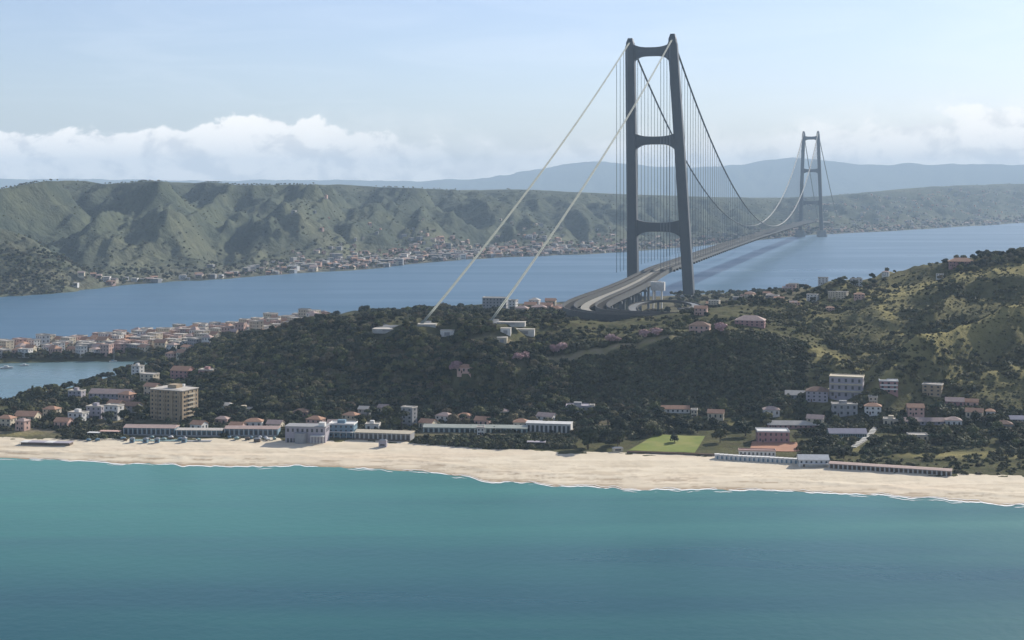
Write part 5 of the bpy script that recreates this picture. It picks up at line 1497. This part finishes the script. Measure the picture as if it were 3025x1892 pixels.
# single trees that stand out
def tree_at(kind, u, v, s, label, D=None):
    x, y, z = at(u, D) if D else hit(u, v)
    place(kind, x, y, z, s, label); foot.append((x, y, 2.0 * s)); foot.append((x, y - 7, 3.0 * s)); foot.append((x, y - 13, 2.5 * s))
tree_at('cypress', 78, 955, 1.35, 'tall dark tree by the lagoon, left of a matching one', 1215)
tree_at('broad', 95, 955, 1.55, 'broad tall tree by the lagoon beside the slim dark one', 1222)
tree_at('broad', 1388, 1062, 2.1, 'big round dark tree at the right end of the white lido wing')
tree_at('broad', 1462, 1030, 2.2, 'huge spreading tree left of the bright lawn')
tree_at('broad', 1592, 1046, 0.9, 'small round tree standing on the bright lawn')
tree_at('broad', 1760, 1030, 1.7, 'wide tree between the lawn and the clay court')
tree_at('broad', 1700, 1045, 1.5, 'dark tree shading the right edge of the lawn')
tree_at('pine', 948, 1020, 1.5, 'leaning umbrella pine in front of the narrow tower house', 1075)
tree_at('broad', 1992, 1085, 1.0, 'dark bush like tree behind the end of the club house')
tree_at('pine', 2210, 985, 1.35, 'dark pine below the sandy yellow house')

def where(look, sz, x, y, noun):
    q = min(landmarks, key=lambda l: (l[0] - x) ** 2 + (l[1] - y) ** 2)
    dx, dy = x - q[0], y - q[1]
    far_ = math.hypot(dx, dy) > 45
    rel_ = ('behind' if dy > 0 else 'in front of') if abs(dy) > abs(dx) * 0.8 else ('right of' if dx > 0 else 'left of')
    wds = q[2].split(' ')
    core = []; q = (q[0], q[1], q[2].replace('flat roofed', 'flat-roofed'))
    for w_ in wds:                       # the landmark's own look, cut before where it stands
        if w_ in ('at', 'in', 'on', 'under', 'behind', 'below', 'above', 'beside', 'between', 'by', 'near', 'among', 'left', 'right', 'close', 'of', 'just', 'half', 'rising', 'leftmost', 'joined', 'perched', 'midway') and len(core) >= 3: break
        core.append(w_.rstrip(','))
    size_ = 'tall' if sz > 1.1 else ('small' if sz < 0.75 else 'mid sized')
    return ('%s %s %s %s%s the %s' % (size_, look, noun, 'well ' if far_ and 'of' in rel_ else '', rel_, ' '.join(core[:6])))

for (u_, v_, s_, lb) in ((1222, 858, 0.8, 'mauve blossoming tree on the brow track, leftmost of the row'), (1240, 852, 0.7, 'smaller blossoming tree just right of the leftmost one on the brow'),
                        (1306, 842, 0.8, 'pink blossoming tree left of a larger one midway on the brow'), (1326, 836, 1.05, 'largest pink blossoming tree midway along the brow track'),
                        (1440, 815, 0.8, 'pink blossoming tree where the brow track tops the scarp'), (1456, 811, 0.65, 'small blossoming tree at the top of the dark scarp'),
                        (1520, 802, 0.9, 'mauve blossoming tree left of the pink villa'), (1548, 797, 0.9, 'blossoming tree between mauve one and pink villa'),
                        (1700, 790, 0.9, 'blossoming tree right of the pink villa below the mansion'), (1075, 886, 0.9, 'blossoming tree beside the lowest pink house on the brow')):
    tree_at('blossom', u_, v_, s_ * 1.45, lb)
for q in range(46):      # keep the brow track open
    u_ = 1060 + q * 12; D_ = float(np.interp(u_, us, KN[4][0])) + 3
    x, y, z = at(u_, D_); foot.append((x, y, 4.5))
FX = np.array([f[:2] for f in foot]); FR = np.array([f[2] for f in foot])
for t_ in TENTS: tag(t_[0], where(t_[3], 0.5, t_[1], t_[2], 'canvas tent'), 'tent', 'canvas tents along the left beach')
for e in EXTRA:
    e['label'] = where(e['kindwords'], 0.9, e.location.x, e.location.y, 'cottage').replace('mid sized ', 'small '); del e['kindwords']
zones = [  # u range, D range, count, kinds, size range, label, group
    ((455, 900), (1088, 1135), 62, ('broad', 'broad', 'pine'), (0.75, 1.25), 'leafy tree in the gardens under the wooded spur', 'trees in the gardens under the spur'),
    ((900, 1350), (1075, 1135), 62, ('broad', 'broad', 'pine'), (0.8, 1.35), 'dark tree in the grove behind the teal roofed lido', 'trees behind the teal lido'),
    ((985, 1350), (1012, 1040), 34, ('broad', 'broad'), (0.45, 0.72), 'small tree of the hedge between the teal lido and the sand', 'hedge trees by the lido'),
    ((1350, 1560), (1010, 1125), 40, ('broad', 'broad', 'pine'), (0.8, 1.5), 'dense dark tree in the thicket left of the lawn', 'trees of the thicket left of the lawn'),
    ((1560, 1880), (1060, 1130), 40, ('broad', 'broad', 'pine'), (0.7, 1.2), 'tree at the scarp foot behind the lawn', 'trees at the scarp foot'),
    ((1880, 2460), (985, 1095), 85, ('broad', 'broad', 'pine'), (0.6, 1.15), 'dark tree among the valley houses on the right', 'trees among the valley houses'),
    ((-60, 455), (1085, 1240), 75, ('broad', 'broad', 'cypress', 'pine'), (0.6, 1.15), 'tree among the houses between beach and lagoon', 'trees between beach and lagoon'),
]
for (ur, dr, cnt, kds, sr_, lb, gp_) in zones:
    n_ = 0; tr_ = 0
    while n_ < cnt and tr_ < cnt * 30:
        tr_ += 1
        u_, D_ = rng.uniform(*ur), rng.uniform(*dr)
        x, y, z = at(u_, D_)
        if z < 1.2 or not clear(x, y): continue
        if any((x - p[0]) ** 2 + (y - p[1]) ** 2 < (p[2] * 0.9) ** 2 for p in placed): continue
        kd = kds[int(rng.integers(len(kds)))]
        nm = {'broad': 'leafy', 'pine': 'umbrella shaped', 'cypress': 'slim upright'}[kd]
        sz = rng.uniform(*sr_)
        place(kd, x, y, z, sz, where(nm, sz, x, y, 'tree'), 'tree', gp_); n_ += 1
# shrubs on the sandy scrub at the right, one by one
n_ = 0
while n_ < 60:
    u_, D_ = rng.uniform(1960, 2460), rng.uniform(905, 1000)
    x, y, z = at(u_, D_)
    if D_ < np.interp(u_, us, D1) + 3 or not clear(x, y, 0.5): continue
    sz = rng.uniform(0.8, 1.7)
    kd = 'heath' if n_ % 2 else 'shrub'
    place(kd, x, y, z, sz, where('yellow green' if n_ % 2 else 'dark olive', sz * 0.8, x, y, 'shrub'), 'shrub', 'shrubs on the rough grass'); n_ += 1

# masses of trees and scrub nobody could count: instances on points
def scatter(name, pts, sc, srcs, label):
    me = bpy.data.meshes.new(name); P = np.array(pts, np.float32)
    me.vertices.add(len(P)); me.vertices.foreach_set('co', P.ravel())
    a = me.attributes.new('size', 'FLOAT', 'POINT'); a.data.foreach_set('value', np.array(sc, np.float32))
    a = me.attributes.new('turn', 'FLOAT', 'POINT'); a.data.foreach_set('value', rng.uniform(0, 6.28, len(P)).astype(np.float32))
    a = me.attributes.new('pick', 'INT', 'POINT'); a.data.foreach_set('value', rng.integers(0, len(srcs), len(P)).astype(np.int32))
    me.update()
    o = link(bpy.data.objects.new(name, me)); tag(o, label, kind='stuff')
    ng = bpy.data.node_groups.new(name, 'GeometryNodeTree')
    ng.interface.new_socket('Geometry', in_out='INPUT', socket_type='NodeSocketGeometry'); ng.interface.new_socket('Geometry', in_out='OUTPUT', socket_type='NodeSocketGeometry')
    N, L = ng.nodes, ng.links
    gi, go = N.new('NodeGroupInput'), N.new('NodeGroupOutput')
    ip = N.new('GeometryNodeInstanceOnPoints'); jn = N.new('GeometryNodeJoinGeometry')
    for s_ in srcs:
        oi = N.new('GeometryNodeObjectInfo'); oi.inputs['Object'].default_value = s_; oi.inputs['As Instance'].default_value = True; oi.transform_space = 'ORIGINAL'
        L.new(oi.outputs['Geometry'], jn.inputs[0])
    def attr(nm, ty):
        q = N.new('GeometryNodeInputNamedAttribute'); q.data_type = ty; q.inputs['Name'].default_value = nm; return q.outputs['Attribute']
    L.new(gi.outputs[0], ip.inputs['Points']); L.new(jn.outputs[0], ip.inputs['Instance'])
    ip.inputs['Pick Instance'].default_value = True
    L.new(attr('pick', 'INT'), ip.inputs['Instance Index'])
    cx = N.new('ShaderNodeCombineXYZ'); L.new(attr('turn', 'FLOAT'), cx.inputs[2])
    L.new(cx.outputs[0], ip.inputs['Rotation']); L.new(attr('size', 'FLOAT'), ip.inputs['Scale'])
    L.new(ip.outputs[0], go.inputs[0])
    md = o.modifiers.new('scatter', 'NODES'); md.node_group = ng
    return o
def sample(n, ur, dr, size, dens=None, zmin=1.5, keep=2.0, patch=None, sink=0.0):
    P, S = [], []
    u_ = rng.uniform(ur[0], ur[1], n); D_ = rng.uniform(dr[0], dr[1], n)
    z_ = T(u_, D_); x_ = (u_ - UC) / FOC * D_
    s_ = rng.uniform(size[0], size[1], n)
    pn = fbm(x_ / 38, D_ / 38, 3, 2)
    for i in range(n):
        if z_[i] < zmin or D_[i] < np.interp(u_[i], us, D1) + 4: continue
        if dens is not None and rng.random() > dens(u_[i], D_[i], z_[i]): continue
        if patch is not None and pn[i] < patch + rng.uniform(-0.06, 0.06): continue
        if keep and not clear(x_[i], D_[i], keep * s_[i]): continue
        if np.hypot(deckpts[:, 0] - x_[i], deckpts[:, 1] - D_[i]).min() < 34 and z_[i] + 7 * s_[i] > 50: continue
        P.append((x_[i], D_[i], z_[i] - sink * s_[i])); S.append(s_[i] * (0.8 + 0.5 * pn[i]))
    return P, S
crowns = [p[1] for p in protos['broad']]; pines = [p[1] for p in protos['pine']]; shrubs = [p[1] for p in protos['shrub']]
Pw, Sw = [], []
for args in ((2600, (452, 905), (1128, 1335), (0.5, 1.25), lambda u, D, z: 1.0 if z > 9 else 0.2),
             (1700, (850, 1340), (1136, 1206), (0.5, 1.2), lambda u, D, z: 1.0),
             (700, (850, 1340), (1206, 1236), (0.3, 0.65), lambda u, D, z: 0.9),
             (500, (740, 900), (1300, 1420), (0.5, 0.9), None),
             (1100, (440, 800), (1320, 1580), (0.5, 1.1), lambda u, D, z: 0.9),
             (320, (40, 330), (1190, 1440), (0.5, 1.0), lambda u, D, z: 0.8),
             (900, (850, 1700), (1240, 1420), (0.35, 0.9), lambda u, D, z: 0.0 if (1325 < u < 1600 and D > 1265) else (0.15 if (980 < u < 1285 and D < 1262) else 0.55)),
             (800, (850, 1350), (1420, 1760), (0.6, 1.25), lambda u, D, z: 0.8),
             (700, (1350, 2000), (1380, 1720), (0.35, 0.8), lambda u, D, z: 0.5),
             (420, (1380, 1580), (1480, 1800), (0.6, 1.2), None),
             (300, (1580, 1900), (1900, 2450), (0.5, 1.1), None),
             (260, (1700, 2440), (1440, 1560), (0.4, 0.9), lambda u, D, z: 0.6),
             (220, (2250, 2440), (1450, 1540), (0.6, 1.1), lambda u, D, z: np.clip((u - 2250) / 150, 0, 1)),
             (500, (430, 800), (1480, 1860), (0.5, 0.9), lambda u, D, z: 0.5),
             (260, (-120, 430), (1545, 1700), (0.4, 0.8), lambda u, D, z: 0.6),
             (420, (-500, 440), (1538, 1562), (0.5, 0.95), lambda u, D, z: 1.0),
             (450, (280, 470), (1240, 1500), (0.5, 1.1), lambda u, D, z: 0.7)):
    p, s = sample(*args[:4], dens=args[4], sink=1.2); Pw += p; Sw += s
scatter('woodland', Pw, Sw, crowns, 'dense dark evergreen woodland covering the wooded spur and plateau')
Ps, Ss = [], []
for args in ((6500, (1180, 1900), (1120, 1212), (0.8, 2.2), lambda u, D, z: 1.0 if z > 9 else 0.3, None),
             (1200, (1200, 1900), (1205, 1400), (0.4, 1.2), lambda u, D, z: 0.5 if (1325 < u < 1600 and D > 1330) else 1.0, 0.45),
             (1500, (1900, 2900), (900, 1090), (0.4, 1.2), None, 0.48)):
    p, s = sample(*args[:4], dens=args[4], patch=args[5], sink=0.3, keep=1.0); Ps += p; Ss += s
for args in ((3400, (440, 1560), (1052, 1135), (0.9, 2.4), None, 0.36), (420, (190, 670), (1060, 1078), (0.6, 1.6), None, 0.47), (1500, (985, 1352), (1006, 1040), (0.9, 2.0), None, None),
             (2400, (-500, 460), (1068, 1240), (0.8, 2.2), None, 0.42), (1000, (-500, 300), (1040, 1075), (0.8, 1.8), None, 0.45), (1700, (1540, 1900), (1062, 1135), (0.8, 2.3), None, 0.40),
             (4400, (1880, 2900), (975, 1095), (0.8, 2.4), None, 0.42), (500, (1200, 1500), (1030, 1060), (1.0, 2.2), None, 0.4)):
    p, s = sample(*args[:4], dens=args[4], patch=args[5], sink=0.3, keep=1.0); Ps += p; Ss += s
Ph, Sh = [], []
for args in (
             (5600, (1850, 2900), (1090, 1290), (0.25, 0.8), lambda u, D, z: 0.35 if u < 2150 else 0.8, None),
             (1800, (1850, 2900), (1090, 1290), (0.9, 2.0), None, 0.55),
             (6700, (1780, 2900), (1240, 1520), (0.25, 0.8), lambda u, D, z: 0.8, None),
             (2400, (1780, 2900), (1240, 1520), (0.9, 2.0), None, 0.55)):
    p, s = sample(*args[:4], dens=args[4], patch=args[5], sink=0.3, keep=1.0); Ph += p; Sh += s
scatter('heath', Ph, Sh, [p[1] for p in protos['heath']] * 2 + shrubs[:2], 'olive and yellow green heath on the right hand hills')
scatter('scrub', Ps, Ss, shrubs, 'dark olive scrub covering the scarp and the right hand hills')

# the rest of the far town and the groves of the far coast
def far_points(n, ufun, tfun, size):
    P, S = [], []
    for i in range(n):
        u_ = float(np.clip(ufun(), -200, 2600)); t_ = tfun()
        x, y, z = TF(u_, t_); P.append((x, y, z - 0.5)); S.append(rng.uniform(*size) * (y / 3600) ** 0.35)
    return P, S
fsrc = []
seen_me = set()
for o in list(col.objects):
    if o.name.startswith('shore_building') and o.data.name not in seen_me:
        seen_me.add(o.data.name); fsrc.append(o)
fsrc = [o for o in fsrc if o.data.materials[0].name != 'white_paint' or len(fsrc) < 3][:4]
def ut():
    r_ = rng.random()
    return rng.normal(1020, 200) if r_ < 0.5 else (rng.uniform(1150, 1650) if r_ < 0.7 else rng.uniform(1650, 2600))
def t1():
    return abs(rng.normal(0.0, 0.13)) + 0.008
P1, S1 = far_points(1100, ut, t1, (0.35, 0.75))
P2, S2 = far_points(700, lambda: rng.uniform(1850, 2600), lambda: rng.uniform(0.01, 0.75), (0.3, 0.7))
scatter('far_town', P1 + P2, S1 + S2, fsrc, 'many tiny pale buildings of the town spread along the far coast')
P3, S3 = far_points(2600, lambda: rng.uniform(-100, 2550), lambda: min(1.0, abs(rng.normal(0.05, 0.12)) + 0.005), (0.5, 1.3))
P4, S4 = far_points(3600, lambda: rng.uniform(-100, 2550), lambda: rng.uniform(0.1, 0.97), (0.25, 0.75))
P5, S5 = [], []
for i in range(900):
    u_ = rng.uniform(-150, 150); x, y = (u_ - UC) / FOC * 1, 1
    t_ = rng.uniform(0.0, 0.12); x, y, z = TF(u_, t_); P5.append((x, y, z - 1)); S5.append(rng.uniform(0.4, 0.9))
scatter('far_groves', P3 + P4 + P5, S3 + S4 + S5, crowns, 'dark groves and hedgerows on the opposite coast')

# where alike things still share a label, say which one from the left
ords = ['leftmost', 'second from left', 'third from left', 'fourth from left', 'fifth from left', 'sixth from left', 'seventh from left', 'eighth from left', 'ninth from left', 'tenth from left'] + [q + ' from left' for q in ('eleventh', 'twelfth', 'thirteenth', 'fourteenth', 'fifteenth', 'sixteenth', 'seventeenth', 'eighteenth', 'nineteenth', 'twentieth', 'twenty-first', 'twenty-second', 'twenty-third')]
same = {}
for o in col.objects:
    if o.parent is None and 'label' in o.keys() and o.get('category'): same.setdefault(o['label'], []).append(o)
for lb, os_ in same.items():
    if not 2 <= len(os_) <= 24: continue
    os_.sort(key=lambda q: uof(q.location.x, q.location.y))
    for k, o in enumerate(os_):
        sfx = 'rightmost' if k == len(os_) - 1 else ords[k]
        w_ = lb.split(' ')
        n_ = 16 - len(sfx.split(' '))
        if len(w_) > n_ and w_[0] in ('mid', 'tall', 'small'): w_ = w_[2:] if w_[0] == 'mid' else w_[1:]
        if len(w_) <= n_: o['label'] = ' '.join(w_) + ', ' + sfx
